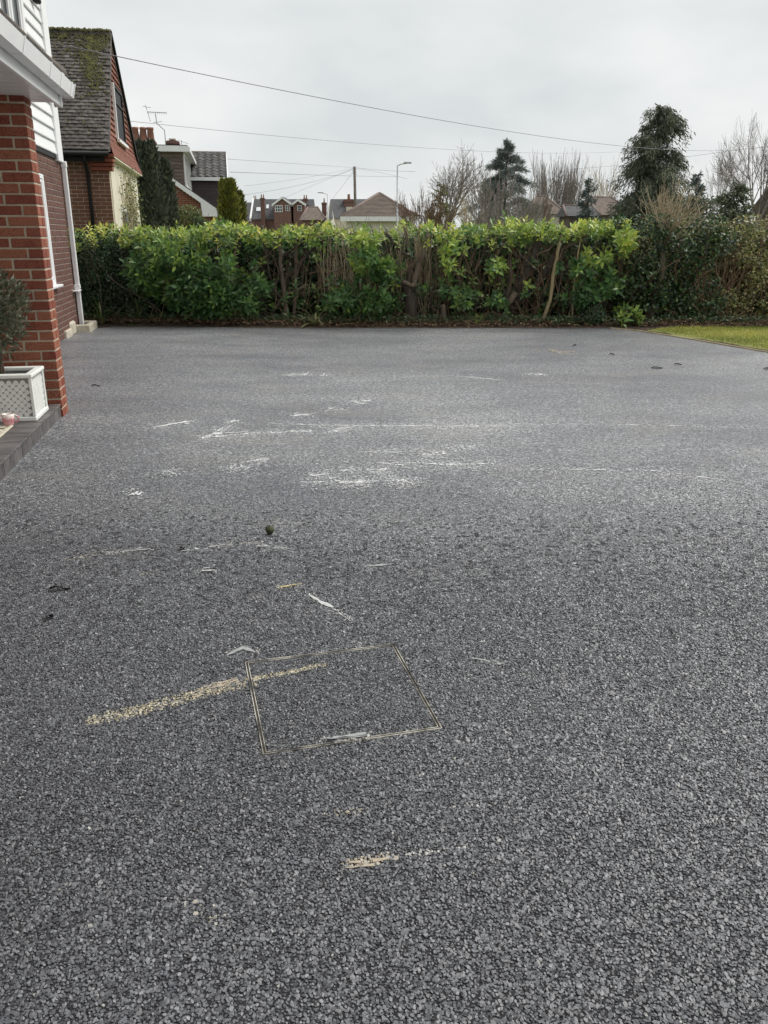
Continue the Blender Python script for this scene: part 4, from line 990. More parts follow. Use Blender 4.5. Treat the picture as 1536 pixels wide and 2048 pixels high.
def laurel(name, label, px0, px1, seed, top=1.0, mid=1.0, low=.4, stems=None, back=1.0, bulge=None, topt=(.34,.86), bark='bark_dark', gap=None, toplow=0.0):
    rs = np.random.RandomState(seed); x0, x1 = HX(px0), HX(px1); w = x1-x0; xc = (x0+x1)/2
    root = empty(name, (xc, 13.9, .05)); tag(root, label, 'shrub', 'shrubs of the boundary hedge'); off = np.array([xc, 13.9, .05])
    sets = []
    n = int(120*w*top)                                          # clipped top, fresh growth
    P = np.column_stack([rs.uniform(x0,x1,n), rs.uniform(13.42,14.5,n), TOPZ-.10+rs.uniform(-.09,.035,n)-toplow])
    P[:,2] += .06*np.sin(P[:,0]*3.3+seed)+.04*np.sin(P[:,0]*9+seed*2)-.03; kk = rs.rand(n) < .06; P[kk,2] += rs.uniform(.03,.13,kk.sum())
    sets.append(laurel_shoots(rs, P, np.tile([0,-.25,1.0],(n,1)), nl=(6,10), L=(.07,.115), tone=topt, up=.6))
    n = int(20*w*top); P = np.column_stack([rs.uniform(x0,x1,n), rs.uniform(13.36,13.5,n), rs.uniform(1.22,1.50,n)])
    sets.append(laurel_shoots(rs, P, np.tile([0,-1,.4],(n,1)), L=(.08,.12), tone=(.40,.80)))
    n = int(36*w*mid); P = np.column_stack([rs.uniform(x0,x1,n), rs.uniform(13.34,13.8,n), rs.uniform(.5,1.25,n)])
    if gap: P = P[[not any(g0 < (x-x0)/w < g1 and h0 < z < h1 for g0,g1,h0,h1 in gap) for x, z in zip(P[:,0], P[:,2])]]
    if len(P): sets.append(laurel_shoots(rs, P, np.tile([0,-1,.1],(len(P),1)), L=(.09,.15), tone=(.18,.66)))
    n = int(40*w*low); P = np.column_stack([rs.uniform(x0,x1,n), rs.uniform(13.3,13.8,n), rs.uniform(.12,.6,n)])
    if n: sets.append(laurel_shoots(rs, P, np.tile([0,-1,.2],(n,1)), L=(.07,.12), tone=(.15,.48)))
    if bulge:
        for (bx, bz, rx, rz, nb, tn) in bulge:
            t = rs.uniform(0,6.283,nb); rr_ = np.sqrt(rs.rand(nb)); X = HX(bx)+rx*rr_*np.cos(t); Z = bz+rz*rr_*np.sin(t)
            Y = 13.58-.46*np.sqrt(np.maximum(0,1-rr_**2))+rs.uniform(-.05,.1,nb); k = Z > .1
            o_ = np.column_stack([.6*rr_*np.cos(t), -np.ones(nb), .5*rr_*np.sin(t)])[k]
            sets.append(laurel_shoots(rs, np.column_stack([X,Y,Z])[k], o_, L=(.10,.155), tone=tn))
    # leaves inside and behind close the view through, inner shade in their dark tone
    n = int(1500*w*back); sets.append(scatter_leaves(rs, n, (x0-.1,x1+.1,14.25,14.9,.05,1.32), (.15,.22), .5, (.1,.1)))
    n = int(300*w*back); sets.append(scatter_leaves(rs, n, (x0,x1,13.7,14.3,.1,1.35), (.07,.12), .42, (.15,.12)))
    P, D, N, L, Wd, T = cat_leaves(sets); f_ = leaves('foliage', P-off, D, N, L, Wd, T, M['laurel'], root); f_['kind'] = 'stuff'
    # framework: stems given, then side branches and twigs
    for pts, r0, r1, mt in (stems or []):
        pts = [np.array(p) for p in pts]; fine = []
        for i in range(len(pts)-1):
            for t in np.linspace(0,1,5)[:-1]: fine.append(pts[i]*(1-t)+pts[i+1]*t + rs.normal(0,.006,3))
        fine.append(pts[-1]); m_ = MB(); m_.tube([p-off for p in fine], list(np.linspace(r0,r1,len(fine))), 8); m_.build('stem', M[mt], root, smooth=True)
    m_ = MB()
    for i in range(int(17*w)):
        x = rs.uniform(x0,x1); p0 = np.array([x, rs.uniform(13.5,14.1), rs.uniform(.05,.5)]); pts = wander(rs, p0, [rs.normal(0,.45), rs.normal(-.1,.2), 1], rs.uniform(.7,1.25), 8, .13, .05)
        r0 = rs.uniform(.006,.02); m_.tube([p-off for p in pts], list(np.linspace(r0,r0*.35,len(pts))), 5)
    for i in range(int(70*w)):
        p0 = np.array([rs.uniform(x0,x1), rs.uniform(13.45,14.3), rs.uniform(.2,1.4)]); pts = wander(rs, p0, rs.normal(size=3)+[0,-.2,.7], rs.uniform(.2,.6), 4, .2)
        m_.tube([p-off for p in pts], [.004,.0035,.003,.002,.0012], 4, False)
    m_.build('branches', M[bark], root, smooth=True)['kind'] = 'stuff'
    m_ = MB()
    for i in range(int(34*w)):
        p0 = np.array([rs.uniform(x0,x1), rs.uniform(13.34,13.6), rs.uniform(.08,.9)]); pts = wander(rs, p0, [rs.normal(0,.7), rs.normal(-.05,.1), 1], rs.uniform(.35,.95), 6, .16); r0 = rs.uniform(.0025,.006)
        m_.tube([p-off for p in pts], list(np.linspace(r0,r0*.4,len(pts))), 4, False)
    m_.build('bare_twigs', M['twig_brown'], root)['kind'] = 'stuff'
    return root
def S_(px, y, z): return (HX(px, y), y, z)
# dark small-leaved bush against the house corner
rs = np.random.RandomState(31)
x0, x1 = HX(95), HX(300); xc = (x0+x1)/2; off = np.array([xc,13.9,.05])
bush = empty('evergreen_bush', tuple(off)); tag(bush, 'dark small-leaved evergreen bush between the white downpipe and the laurel', 'shrub', 'shrubs of the boundary hedge')
n = 9000; P = np.column_stack([rs.uniform(x0,x1,n), 13.45+.14*np.sin(np.arange(n))+np.abs(rs.normal(0,.35,n)), rs.uniform(.15,1.42,n)])
P[:,1] += .25*(P[:,2]/1.4)**2 - .10*np.sin(P[:,0]*6)*np.sin(P[:,2]*5)
sets = [(P, nrm(rs.normal(size=(n,3))+[0,-.8,.2]), rs.normal(size=(n,3))+[0,-.6,.6], rs.uniform(.04,.075,n), rs.uniform(.018,.03,n), np.clip(rs.normal(.28,.2,n),0,1))]
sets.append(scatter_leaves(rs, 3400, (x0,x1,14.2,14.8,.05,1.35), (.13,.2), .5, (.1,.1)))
P, D, N, L, Wd, T = cat_leaves(sets); leaves('foliage', P-off, D, N, L, Wd, T, M['darkleaf'], bush)['kind'] = 'stuff'
n = 170; P = np.column_stack([rs.uniform(x0,x1,n), rs.uniform(13.5,14.5,n), TOPZ-.16+rs.uniform(-.22,.05,n)]); P[:,2] += .05*np.sin(P[:,0]*4)
s_ = laurel_shoots(rs, P, np.tile([0,-.4,1],(n,1)), nl=(6,10), L=(.06,.10), tone=(.5,.95)); leaves('top_growth', s_[0]-off, *s_[1:], M['laurel'], bush)['kind'] = 'stuff'
m_ = MB()
for i in range(60):
    pts = wander(rs, [rs.uniform(x0,x1),rs.uniform(13.5,14.2),rs.uniform(.1,.9)], [rs.normal(0,.4),-.1,1], rs.uniform(.4,.8), 5, .15); m_.tube([p-off for p in pts], list(np.linspace(.008,.003,6)), 5)
m_.build('branches', M['bark'], bush)['kind'] = 'stuff'

laurel('laurel_shrub', 'dense laurel bulging low over the tarmac between the evergreen bush and the two bare stems', 278, 480, 41, mid=.8, low=.3,
       bulge=[(345,.98,.62,.36,95,(.28,.58)), (400,.55,.56,.45,190,(.16,.40)), (440,.42,.34,.30,70,(.18,.42)), (300,.80,.35,.3,50,(.2,.45))], gap=[(.45,1,.95,1.3)],
       stems=[([S_(380,13.9,.05),S_(372,13.8,.6),S_(352,13.7,1.2),S_(345,13.7,1.5)],.03,.012,'bark_dark')])
laurel('laurel_shrub', 'laurel with two straight bare upright stems and a dark slanting branch', 478, 662, 42, mid=.55, low=.45, gap=[(.25,.5,.5,1.25),(.0,.3,.2,.75)],
       stems=[([S_(572,13.5,.02),S_(566,13.5,.5),S_(562,13.48,.95),S_(563,13.48,1.42)],.038,.026,'bark'), ([S_(585,13.62,.02),S_(590,13.6,.5),S_(593,13.6,1.0),S_(592,13.6,1.48)],.034,.026,'bark'),
              ([S_(560,13.75,.62),S_(590,13.62,.86),S_(622,13.55,1.12),S_(648,13.5,1.30)],.034,.02,'bark_dark'), ([S_(545,13.8,.95),S_(600,13.7,1.2),S_(640,13.62,1.48),S_(655,13.6,1.62)],.028,.012,'bark_dark'),
              ([S_(545,13.6,.22),S_(565,13.5,.45),S_(590,13.45,.53),S_(612,13.45,.62)],.03,.012,'bark'), ([S_(520,13.9,.03),S_(520,13.9,.7),S_(533,13.85,1.1),S_(528,13.8,1.5)],.05,.03,'bark_dark')],
       bulge=[(500,.42,.25,.2,22,(.2,.45)), (520,.62,.2,.15,12,(.25,.5)), (470,.95,.2,.2,14,(.3,.55))], topt=(.38,.97))
laurel('laurel_shrub', 'leafy laurel in the middle of the hedge beside the dry canes', 655, 800, 43, top=.35, mid=1.0, low=1.0, back=1.0,
       bulge=[(745,1.0,.32,.22,38,(.35,.62)), (770,.85,.25,.18,20,(.3,.5)), (690,.35,.35,.22,34,(.22,.42)), (750,.38,.35,.24,36,(.2,.42)), (735,1.36,.2,.14,12,(.55,.75))], gap=[(0,.45,.75,1.4)],
       stems=[([S_(655,13.45,.78),S_(680,13.42,.86),S_(700,13.4,.98)],.016,.006,'bark'), ([S_(770,13.5,1.4),S_(790,13.5,1.22),S_(815,13.55,1.02)],.03,.022,'bark_dark')])
laurel('laurel_shrub', 'pruned shrub with a dark forked trunk in the middle of the hedge', 788, 872, 44, top=.35, mid=.25, low=.5, back=.9, bark='bark', topt=(.45,.85),
       stems=[([S_(822,13.5,.02),S_(822,13.5,.35),S_(815,13.5,.62)],.105,.085,'bark_dark'), ([S_(812,13.5,.55),S_(800,13.48,.78),S_(792,13.46,1.0)],.048,.032,'bark'), ([S_(826,13.48,.55),S_(835,13.46,.85),S_(845,13.46,1.1),S_(856,13.46,1.38)],.05,.03,'bark'),
              ([S_(806,13.42,.68),S_(820,13.4,.62),S_(832,13.4,.60)],.035,.03,'bark'), ([S_(818,13.6,.6),S_(822,13.6,1.0),S_(808,13.6,1.5)],.045,.02,'bark'), ([S_(838,13.6,.7),S_(838,13.6,1.1),S_(838,13.6,1.52)],.022,.014,'bark_pale')])
laurel('laurel_shrub', 'gappy laurel with twiggy dark inside next to the forked trunk', 868, 1040, 45, top=1.05, mid=.40, low=.35, toplow=-.02, gap=[(.0,.6,.9,1.25)],
       bulge=[(905,1.15,.2,.12,10,(.45,.68)), (985,.92,.16,.1,8,(.5,.72)), (900,.6,.2,.15,9,(.25,.5)), (930,.42,.2,.15,9,(.25,.5)), (995,.4,.15,.1,7,(.25,.5)), (965,.1,.1,.06,4,(.5,.7)), (890,.95,.12,.12,6,(.5,.7))],
       stems=[([S_(1018,13.6,.02),S_(1016,13.6,.4),S_(1022,13.58,.75),S_(1016,13.55,1.3)],.05,.014,'bark'), ([S_(1010,13.55,.30),S_(1025,13.5,.38),S_(1032,13.5,.5)],.05,.05,'bark'), ([S_(955,13.9,.05),S_(950,13.9,.8),S_(930,13.8,1.4)],.03,.02,'bark_dark')])
laurel('laurel_shrub', 'laurel with leaning dark trunk and a pale bare pole in front', 1036, 1245, 46, top=1.15, mid=.42, low=.3, toplow=-.05, gap=[(.15,.72,.95,1.45)], topt=(.34,.86),
       bulge=[(1185,1.05,.22,.14,14,(.5,.75)), (1230,1.3,.2,.25,24,(.5,.8)), (1215,.65,.3,.25,18,(.25,.45)), (1180,.45,.3,.25,16,(.2,.4)), (1160,.85,.2,.2,10,(.25,.5))],
       stems=[([S_(1030,13.7,.25),S_(1045,13.65,.65),S_(1065,13.6,1.05),S_(1080,13.6,1.4)],.075,.05,'bark_dark'), ([S_(1035,13.75,.28),S_(1070,13.75,.55),S_(1098,13.7,.9),S_(1120,13.65,1.2),S_(1150,13.6,1.4)],.06,.035,'bark_dark'),
              ([S_(1065,13.6,1.05),S_(1095,13.5,1.15),S_(1115,13.46,1.3)],.022,.012,'bark'), ([S_(1120,13.6,1.15),S_(1150,13.55,1.25),S_(1178,13.5,1.42)],.024,.014,'bark')])
# bare poles leaning in front of the hedge, each one free standing
for nm, lab, pts, r0, r1, mt in (('pole', 'thick pale yellowish pole leaning in front of the laurel', [S_(1090,13.36,.02),S_(1104,13.38,.4),S_(1108,13.40,.85),S_(1114,13.42,1.2),S_(1122,13.44,1.50)], .030,.024,'bark_pale'),
                             ('pole', 'thin pale stick standing right of the thick pale pole', [S_(1150,13.38,.05),S_(1150,13.4,.6),S_(1154,13.42,1.1),S_(1158,13.44,1.46)], .014,.011,'bark_pale'),
                             ('branch', 'curved bare branch bowing out right of the thin pale stick', [S_(1142,13.4,.1),S_(1152,13.36,.45),S_(1172,13.34,.72),S_(1176,13.36,1.0)], .012,.007,'bark')):
    m_ = MB(); p0 = Vector(pts[0]); fine = []
    for i in range(len(pts)-1):
        for t in np.linspace(0,1,5)[:-1]: fine.append(Vector(pts[i]).lerp(Vector(pts[i+1]), t)-p0+Vector(rs.normal(0,.004,3)))
    fine.append(Vector(pts[-1])-p0); m_.tube(fine, list(np.linspace(r0,r1,len(fine))), 8); o = m_.build(nm, M[mt], smooth=True); o.location = p0; tag(o, lab, nm)
# dry canes
def canes(name, label, px0, px1, n, seed, mat, h=(.9,1.62), y=(13.5,14.0), r_=.0045, lean=.06, cat='plant'):
    rs = np.random.RandomState(seed); x0, x1 = HX(px0), HX(px1); off = np.array([(x0+x1)/2, sum(y)/2, .04]); root = empty(name, tuple(off)); tag(root, label, cat, 'dry canes in the hedge'); m_ = MB()
    for i in range(n):
        ln = rs.uniform(*h); pts = wander(rs, [rs.uniform(x0,x1), rs.uniform(*y), .03], [rs.normal(0,lean), rs.normal(0,lean), 1], ln, 6, .05, .05); m_.tube([p-off for p in pts], list(np.linspace(r_,r_*.5,len(pts)))*rs.uniform(.7,1.4) if False else [r_*rs.uniform(.6,1.5)]*len(pts), 4, False)
    for i in range(n):
        p0 = [rs.uniform(x0,x1), rs.uniform(*y), rs.uniform(h[0]*.55,h[1]*.9)]; pts = wander(rs, p0, [rs.normal(0,.5),rs.normal(-.2,.3),1], rs.uniform(.12,.35), 3, .2); m_.tube([p-off for p in pts], .0022, 3, False)
    m_.build('canes', M[mat], root)['kind'] = 'stuff'; return root
canes('dry_canes', 'upright tan dead canes filling the gap left of the middle laurel', 650, 745, 95, 51, 'twig_tan', h=(.8,1.58), y=(13.5,14.1), r_=.0036, lean=.13)
canes('dry_canes', 'tan dead canes behind the dark forked trunk', 785, 880, 70, 52, 'twig_tan', h=(.8,1.6), y=(13.6,14.1), r_=.0038, lean=.12)
canes('dry_canes', 'brown twiggy canes standing behind the grass at the right end of the hedge', 1400, 1760, 170, 53, 'twig_brown', h=(.9,1.66), y=(13.5,14.3), r_=.0035, lean=.14)
canes('dry_canes', 'fine brown suckers inside the gappy laurel', 880, 1240, 160, 54, 'twig_brown', h=(.6,1.4), y=(13.6,14.1), lean=.16)

# ivy clad end of the hedge and the pollarded tree in it
def smallleaf(name, label, px0, px1, seed, n, mat, L=(.045,.075), tone=(.35,.22), topn=0, y0=13.45, top=1.58, cl=14):
    rs = np.random.RandomState(seed); x0, x1 = HX(px0), HX(px1); off = np.array([(x0+x1)/2, 13.9, .05]); root = empty(name, tuple(off)); tag(root, label, 'shrub', 'shrubs of the boundary hedge')
    cx = rs.uniform(x0,x1,cl*6); cz = rs.uniform(.1,top,cl*6); cr = rs.uniform(.1,.26,cl*6); cy = y0+rs.uniform(0,.35,cl*6)
    k = rs.randint(0,cl*6,n); d = nrm(rs.normal(size=(n,3))); P = np.column_stack([cx[k],cy[k],cz[k]]) + d*(cr[k]*rs.rand(n)**.5)[:,None]; P[:,2] = np.clip(P[:,2], .03, top+.06)
    sets = [(P, nrm(d+rs.normal(0,.5,(n,3))+[0,-.5,-.2]), d+[0,-.7,.5], rs.uniform(L[0],L[1],n), rs.uniform(L[0],L[1],n)*.75, np.clip(rs.normal(tone[0],tone[1],n),0,1))]
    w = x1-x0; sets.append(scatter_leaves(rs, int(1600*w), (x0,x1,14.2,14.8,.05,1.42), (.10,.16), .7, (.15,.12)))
    P, D, N, L_, Wd, T = cat_leaves(sets); leaves('foliage', P-off, D, N, L_, Wd, T, M[mat], root)['kind'] = 'stuff'
    m_ = MB()
    for i in range(int(40*w)):
        pts = wander(rs, [rs.uniform(x0,x1),rs.uniform(13.45,14.2),rs.uniform(.05,.7)], [rs.normal(0,.4),-.05,1], rs.uniform(.5,1.0), 6, .14); r0 = rs.uniform(.004,.012); m_.tube([p-off for p in pts], list(np.linspace(r0,r0*.4,7)), 4, False)
    m_.build('branches', M['twig_brown'], root)['kind'] = 'stuff'; return root
smallleaf('ivy_hedge', 'dark ivy covered hedge beside and behind the pollarded tree', 1225, 1440, 61, 7600, 'ivy', tone=(.48,.28))
smallleaf('privet_hedge', 'olive and tan privet end of the hedge above the lawn', 1420, 1760, 62, 6200, 'privet', L=(.035,.06), tone=(.55,.28))
smallleaf('privet_hedge', 'pale twiggy privet top showing between laurel and ivy', 1235, 1420, 63, 2600, 'privet', L=(.03,.055), tone=(.55,.2), top=1.6, y0=13.7)
def sprout(name, label, px, Y, z0, n, rad, L, tone, seed, mat='laurel', cat='plant'):
    rs = np.random.RandomState(seed); p = np.array([HX(px,Y), Y, z0]); root = empty(name, tuple(p)); tag(root, label, cat)
    d = nrm(rs.normal(size=(n,3))*[1,.8,.7]+[0,-.3,.6]); P = d*(rad*rs.uniform(.5,1,n))[:,None]; s_ = laurel_shoots(rs, P, d, nl=(6,10), L=L, tone=tone)
    leaves('foliage', *s_, M[mat], root); m_ = MB()
    for q_ in P: m_.tube([(0,0,-.02), tuple(q_*.5+[0,0,.02]), tuple(q_)], [.006,.004,.003], 4, False)
    m_.build('stem', M['bark'], root); return root
sprout('laurel_seedling', 'bright green young laurel at the foot of the hedge near the lawn corner', 1262, 13.22, .08, 20, .26, (.09,.14), (.42,.62), 71)
sprout('laurel_seedling', 'tiny bright green seedling in the leaf litter under the gappy laurel', 965, 13.2, .05, 4, .08, (.05,.08), (.5,.65), 72)
rs = np.random.RandomState(73)                                  # ivy mound on an old stump
p = np.array([HX(1192,13.25),13.28,.05]); im = empty('ivy_mound', tuple(p)); tag(im, 'low mound of ivy and dry twigs over a stump by the thin pale stick', 'shrub')
n = 1500; d = nrm(rs.normal(size=(n,3))*[1,1,.8]+[0,0,.3]); P = d*np.array([.20,.18,.26])*rs.uniform(.75,1.05,(n,1))+[0,0,.06]; P[:,2] = np.abs(P[:,2])
leaves('foliage', P, d+rs.normal(0,.6,(n,3)), d, rs.uniform(.03,.055,n), rs.uniform(.025,.04,n), np.clip(rs.normal(.35,.25,n),0,1), M['ivy'], im)['kind'] = 'stuff'
m_ = MB()
for i in range(90):
    d = nrm(rs.normal(size=3)*[1,1,.6]+[0,0,.5]); m_.tube([tuple(d*.05), tuple(d*[.22,.2,.3]+rs.normal(0,.03,3))], [.003,.0015], 3, False)
m_.build('twigs', M['twig_tan'], im)['kind'] = 'stuff'
# cut stump post
m_ = MB(); m_.tube([(0,0,-.05),(.004,0,.12),(-.006,0,.25),(-.012,.0,.31)], [.055,.045,.040,.036], 9); st_ = m_.build('tree_stump', M['bark'], smooth=True); st_.location = (HX(889,13.3),13.32,.02); tag(st_, 'short cut brown stump at the edge of the tarmac in front of the laurel', 'stump')
# strap leaved plants: every leaf a part
def strap(label, px, Y, n, L, seed, tone):
    rs = np.random.RandomState(seed); root = empty('strap_leaved_plant', (HX(px,Y), Y, .05)); tag(root, label, 'plant', 'strap-leaved plants in the bed')
    for i in range(n):
        a = rs.uniform(0,6.283); el = rs.uniform(.5,1.35); l = rs.uniform(*L); d = np.array([math.cos(a)*math.cos(el), math.sin(a)*math.cos(el), math.sin(el)]); p = np.array([rs.normal(0,.02),rs.normal(0,.02),-.02]); V = []; sgm = 7
        sd_ = np.array([-math.sin(a), math.cos(a), 0]); w0 = rs.uniform(.012,.02)
        for k in range(sgm+1):
            t = k/sgm; w = w0*(1-t**2.2)*.9+.001; V += [p-sd_*w, p+[0,0,-.004], p+sd_*w]; d = nrm(d+np.array([0,0,-.21*(1+t)])*(1.5-el*.7)); p = p+d*l/sgm
        T = np.array([(3*k+j,3*k+j+1,3*k+j+4,3*k+j+3) for k in range(sgm) for j in (0,1)])
        npmesh('leaf', np.array(V), T, M['strap'], root, {'tone': np.full(len(V), np.clip(rs.normal(*tone),0,1))}, True)
strap('green strap-leaved clump right of the concrete gully', 195, 13.42, 26, (.4,.62), 81, (.35,.2))
strap('upright green strap-leaved clump second from the gully', 268, 13.46, 18, (.38,.6), 82, (.35,.2))
strap('pale variegated strap-leaved clump at the tarmac edge below the two bare stems', 627, 13.16, 20, (.3,.45), 83, (.75,.15))
# leaf litter, twigs and ivy over the bed
rs = np.random.RandomState(91); n = 9000; X = rs.uniform(-5.0,9.5,n); Y = 13.0+np.maximum(0,-(X+.6))*.07+.03+np.abs(rs.normal(0,.28,n))
P = np.column_stack([X,Y,.02+.075*np.clip((Y-13.0)/.5,0,1)+rs.uniform(.0,.03,n)])
leaves('leaf_litter', P, rs.normal(size=(n,3))*[1,1,.35], rs.normal(size=(n,3))*.4+[0,0,1], rs.uniform(.025,.065,n), rs.uniform(.014,.032,n), np.clip(rs.normal(.4,.28,n),0,1), M['litter'], None)
tag(bpy.data.objects['leaf_litter'], 'brown dead leaves scattered under the hedge', 'leaf litter', kind='stuff')
m_ = MB()
for i in range(380):
    x = rs.uniform(-4.8,6.5); y = 13.05+max(0,-(x+.6))*.07+abs(rs.normal(0,.22)); p0 = [x,y,.05+rs.uniform(0,.06)]; pts = wander(rs, p0, rs.normal(size=3)*[1,.6,.25]+[0,0,.12], rs.uniform(.12,.45), 3, .25); m_.tube(pts, rs.uniform(.0018,.004), 3, False)
tag(m_.build('fallen_twigs', M['twig_brown']), 'thin dry twigs lying along the foot of the hedge', 'twigs', kind='stuff')
n = 3800; X = rs.uniform(2.6,9.5,n); Y = 13.05+np.abs(rs.normal(0,.25,n))+np.where(X>4.2,.12,0); P = np.column_stack([X,Y,.05+rs.uniform(0,.10,n)])
o = leaves('ground_ivy', P, rs.normal(size=(n,3))*[1,1,.5], rs.normal(size=(n,3))*.4+[0,-.4,1], rs.uniform(.03,.06,n), rs.uniform(.02,.04,n), np.clip(rs.normal(.45,.25,n),0,1), M['ivy'], None); tag(o, 'low green ivy creeping at the foot of the hedge beside the lawn', 'ground cover', kind='stuff')
n = 6000; X = rs.uniform(-4.8,3.4,n); Y = 13.15+np.maximum(0,-(X+.6))*.07+np.abs(rs.normal(0,.25,n)); P = np.column_stack([X,Y,.05+rs.uniform(0,.10,n)])
o = leaves('weeds', P, rs.normal(size=(n,3))*[1,1,.8]+[0,0,.5], rs.normal(size=(n,3))*.4+[0,-.4,1], rs.uniform(.03,.065,n), rs.uniform(.012,.028,n), np.clip(rs.normal(.5,.25,n),0,1), M['darkleaf'], None); tag(o, 'small dark weeds along the bed under the laurels', 'weeds', kind='stuff')
# lawn blades in view
n = 90000; X = rs.uniform(3.7,9.5,n); Y = rs.uniform(8.3,13.4,n); edge = np.interp(Y, [7.9,10.13,11.75,12.6,13.05,13.4],[5.70,4.82,4.26,3.95,4.4,5.6]); k = (X > edge+.0) & (rs.rand(n) < np.clip((X-edge)/.25+.12,0,1)); X, Y = X[k], Y[k]; n = len(X)
patch = .58+.25*np.sin(X*2.1+Y*1.3)+.2*np.sin(Y*5.1-X*1.9)
o = leaves('grass', np.column_stack([X,Y,np.full(n,.005)]), rs.normal(0,.5,(n,3))+[0,0,.9], rs.normal(size=(n,3)), rs.uniform(.02,.05,n), rs.uniform(.004,.008,n), np.clip(patch+rs.normal(0,.2,n),0,1), M['grass'], None); tag(o, 'mossy yellow-green grass of the lawn beside the tarmac', 'grass', kind='stuff')

# ================================================================== FURTHER HOUSES
def lapped(fr, parent, axis, plane, u0, u1, z0, z1, n, mat, name='board', clip=None):
    h = (z1-z0)/n
    for k in range(n):
        q = MB(); zz = z0+h*k; p0, p1 = (u0, u1) if clip is None else clip(zz+h*.5)
        if p1-p0 < .05: continue
        prof = [(0, zz), (.030, zz), (.012, zz+h-.004), (0, zz+h-.004)]
        if axis == 'b': q.prism([(plane-x, z) for x, z in prof], 0, p0, p1)
        else: q.prism([(plane+x, z) for x, z in prof], 1, p0, p1)
        fr.put(q, name, mat, parent)
# second house down the street: gable to us, dormer with boarded cheek, cross wing behind
K = Frame('brick_house', -1.0, 34.0); tag(K.root, 'brick bungalow with white bargeboard, boarded dormer and dark brown cross wing beyond the conifers', 'house')
mb = MB(); mb.prism([(-8.0,-.05),(-.58,-.05),(-.58,2.25),(-2.09,3.28),(-4.3,4.78),(-8.0,2.25)], 1, 34.0, 46); kw = K.put(mb, 'wall', M['mortar'])
r = random.Random(2); mb = MB()
for k in range(44):                                             # brick gable: too fine to pick apart at this distance
    z = .075*k+.005; bmax = -.582 if z < 2.2 else -.582-(z-2.2)/(1.03/1.51)
    b = -3.9 - (.1125 if k % 2 else 0)
    while b < bmax:
        x1 = min(b+.213, bmax)
        if x1-b > .04 and z > .9: mb.box(b, x1, 33.985+r.uniform(-.004,.002), 34.02, z, z+.063)
        b += .225
K.put(mb, 'brickwork', brickmat('brick_orange', [(.20,.07,.045),(.30,.11,.07),(.26,.09,.06)]), kw)['kind'] = 'stuff'
tn = (3.28-2.25)/(2.09-.58)
mb = MB(); mb.prism([(-.36,2.20),(-.36,2.28),(-4.3,2.28+(4.3-.36)*tn),(-8.2,2.28),(-8.2,2.2),(-4.3,2.20+(4.3-.36)*tn)], 1, 33.86, 46.1); kr = K.put(mb, 'roof', M['roof_far'])
for k in range(14):                                             # tile courses of the street slope
    b1 = -.34-.26*k; q = MB(); z_ = 2.285+(-.34-b1+.0)*tn; q.prism([(b1, z_), (b1, z_+.028), (b1-.27, z_+.028+.26*tn-.012), (b1-.27, z_+.26*tn-.02)], 1, 33.84, 46.1); K.put(q, 'tile_course', M['roof_tile'], kr)
q = MB(); q.prism([(-.34,2.05),(-.34,2.26),(-2.6,2.26+2.26*tn),(-2.6,2.09+2.26*tn),(-1.02,2.09+.68*tn-.02),(-.98,2.05)], 1, 33.80, 33.85); K.put(q, 'bargeboard', M['white'])
q = MB(); q.box(-.60,-.36,33.86,46,2.08,2.19); K.put(q, 'boxed_eaves', M['white'])
mb = MB(); mb.prism([(-1.56,2.9),(-1.56,4.30),(-4.3,4.30),(-4.3,2.9)], 1, 34.05, 40.0); dm_ = K.put(mb, 'dormer', M['timberclad'])
lapped(K, dm_, 'b', 34.05, -2.9, -1.57, 3.1, 4.24, 9, M['timberclad'])
q = MB(); q.prism([(-1.28,4.30),(-1.28,4.44),(-1.35,4.50),(-4.4,4.50),(-4.4,4.30)], 1, 33.85, 40.2); K.put(q, 'dormer_fascia', M['white'], dm_)
q = MB(); q.box(-4.4,-1.36,33.9,40.15,4.502,4.53); K.put(q, 'dormer_felt', M['black'], dm_)
q = MB()
for a0, a1 in ((34.1,34.22),(35.3,35.38),(36.5,36.58),(37.7,37.78),(38.9,39.02)): q.box(-1.555,-1.50,a0,a1,3.12,4.28)
q.box(-1.555,-1.505,34.221,38.899,3.12,3.2); q.box(-1.555,-1.505,34.221,38.899,4.2,4.28); kdw = K.put(q, 'dormer_window', M['white'], dm_)
q = MB(); q.box(-1.55,-1.53,34.2,38.95,3.2,4.2); K.put(q, 'pane', M['glass'], dm_)
# cross wing
mb = MB(); mb.box(-3.0,-.12,39.05,43.6,-.05,3.78); xw = K.put(mb, 'wing_wall', M['timberclad'])
lapped(K, xw, 'b', 39.05, -2.2, -.10, 2.0, 3.70, 14, pmat('plum_cladding', [(.05,.035,.04),(.085,.06,.065)], 8, .7, rnd=.12))
wr = math.atan2(1.12, 2.25)
mb = MB(); mb.prism([(38.85,3.74),(41.2,4.88),(43.6,3.74)], 0, -3.4, .02); xr = K.put(mb, 'wing_roof', M['roof_tile'])
pt = pmat('pantile', [(.05,.048,.047),(.085,.082,.078),(.13,.125,.115)], 7, .9, .3, 30, rnd=.25)
V0 = MB(); n = 6
for yy, zz in ((0,.0),(.36,.0)):
    for i in range(n+1): V0.v.append((-.15+.30*i/n, yy, .028*math.sin(2*math.pi*i/n)+.03))
V0.f = [(i,i+1,n+2+i,n+1+i) for i in range(n)]
for i in range(n+1): V0.v.append((-.15+.30*i/n, 0, .028*math.sin(2*math.pi*i/n)+.005))
V0.f += [(i,2*n+2+i,2*n+3+i,i+1) for i in range(n)]
o = V0.build('pantile', pt); ptm = o.data; bpy.data.objects.remove(o)
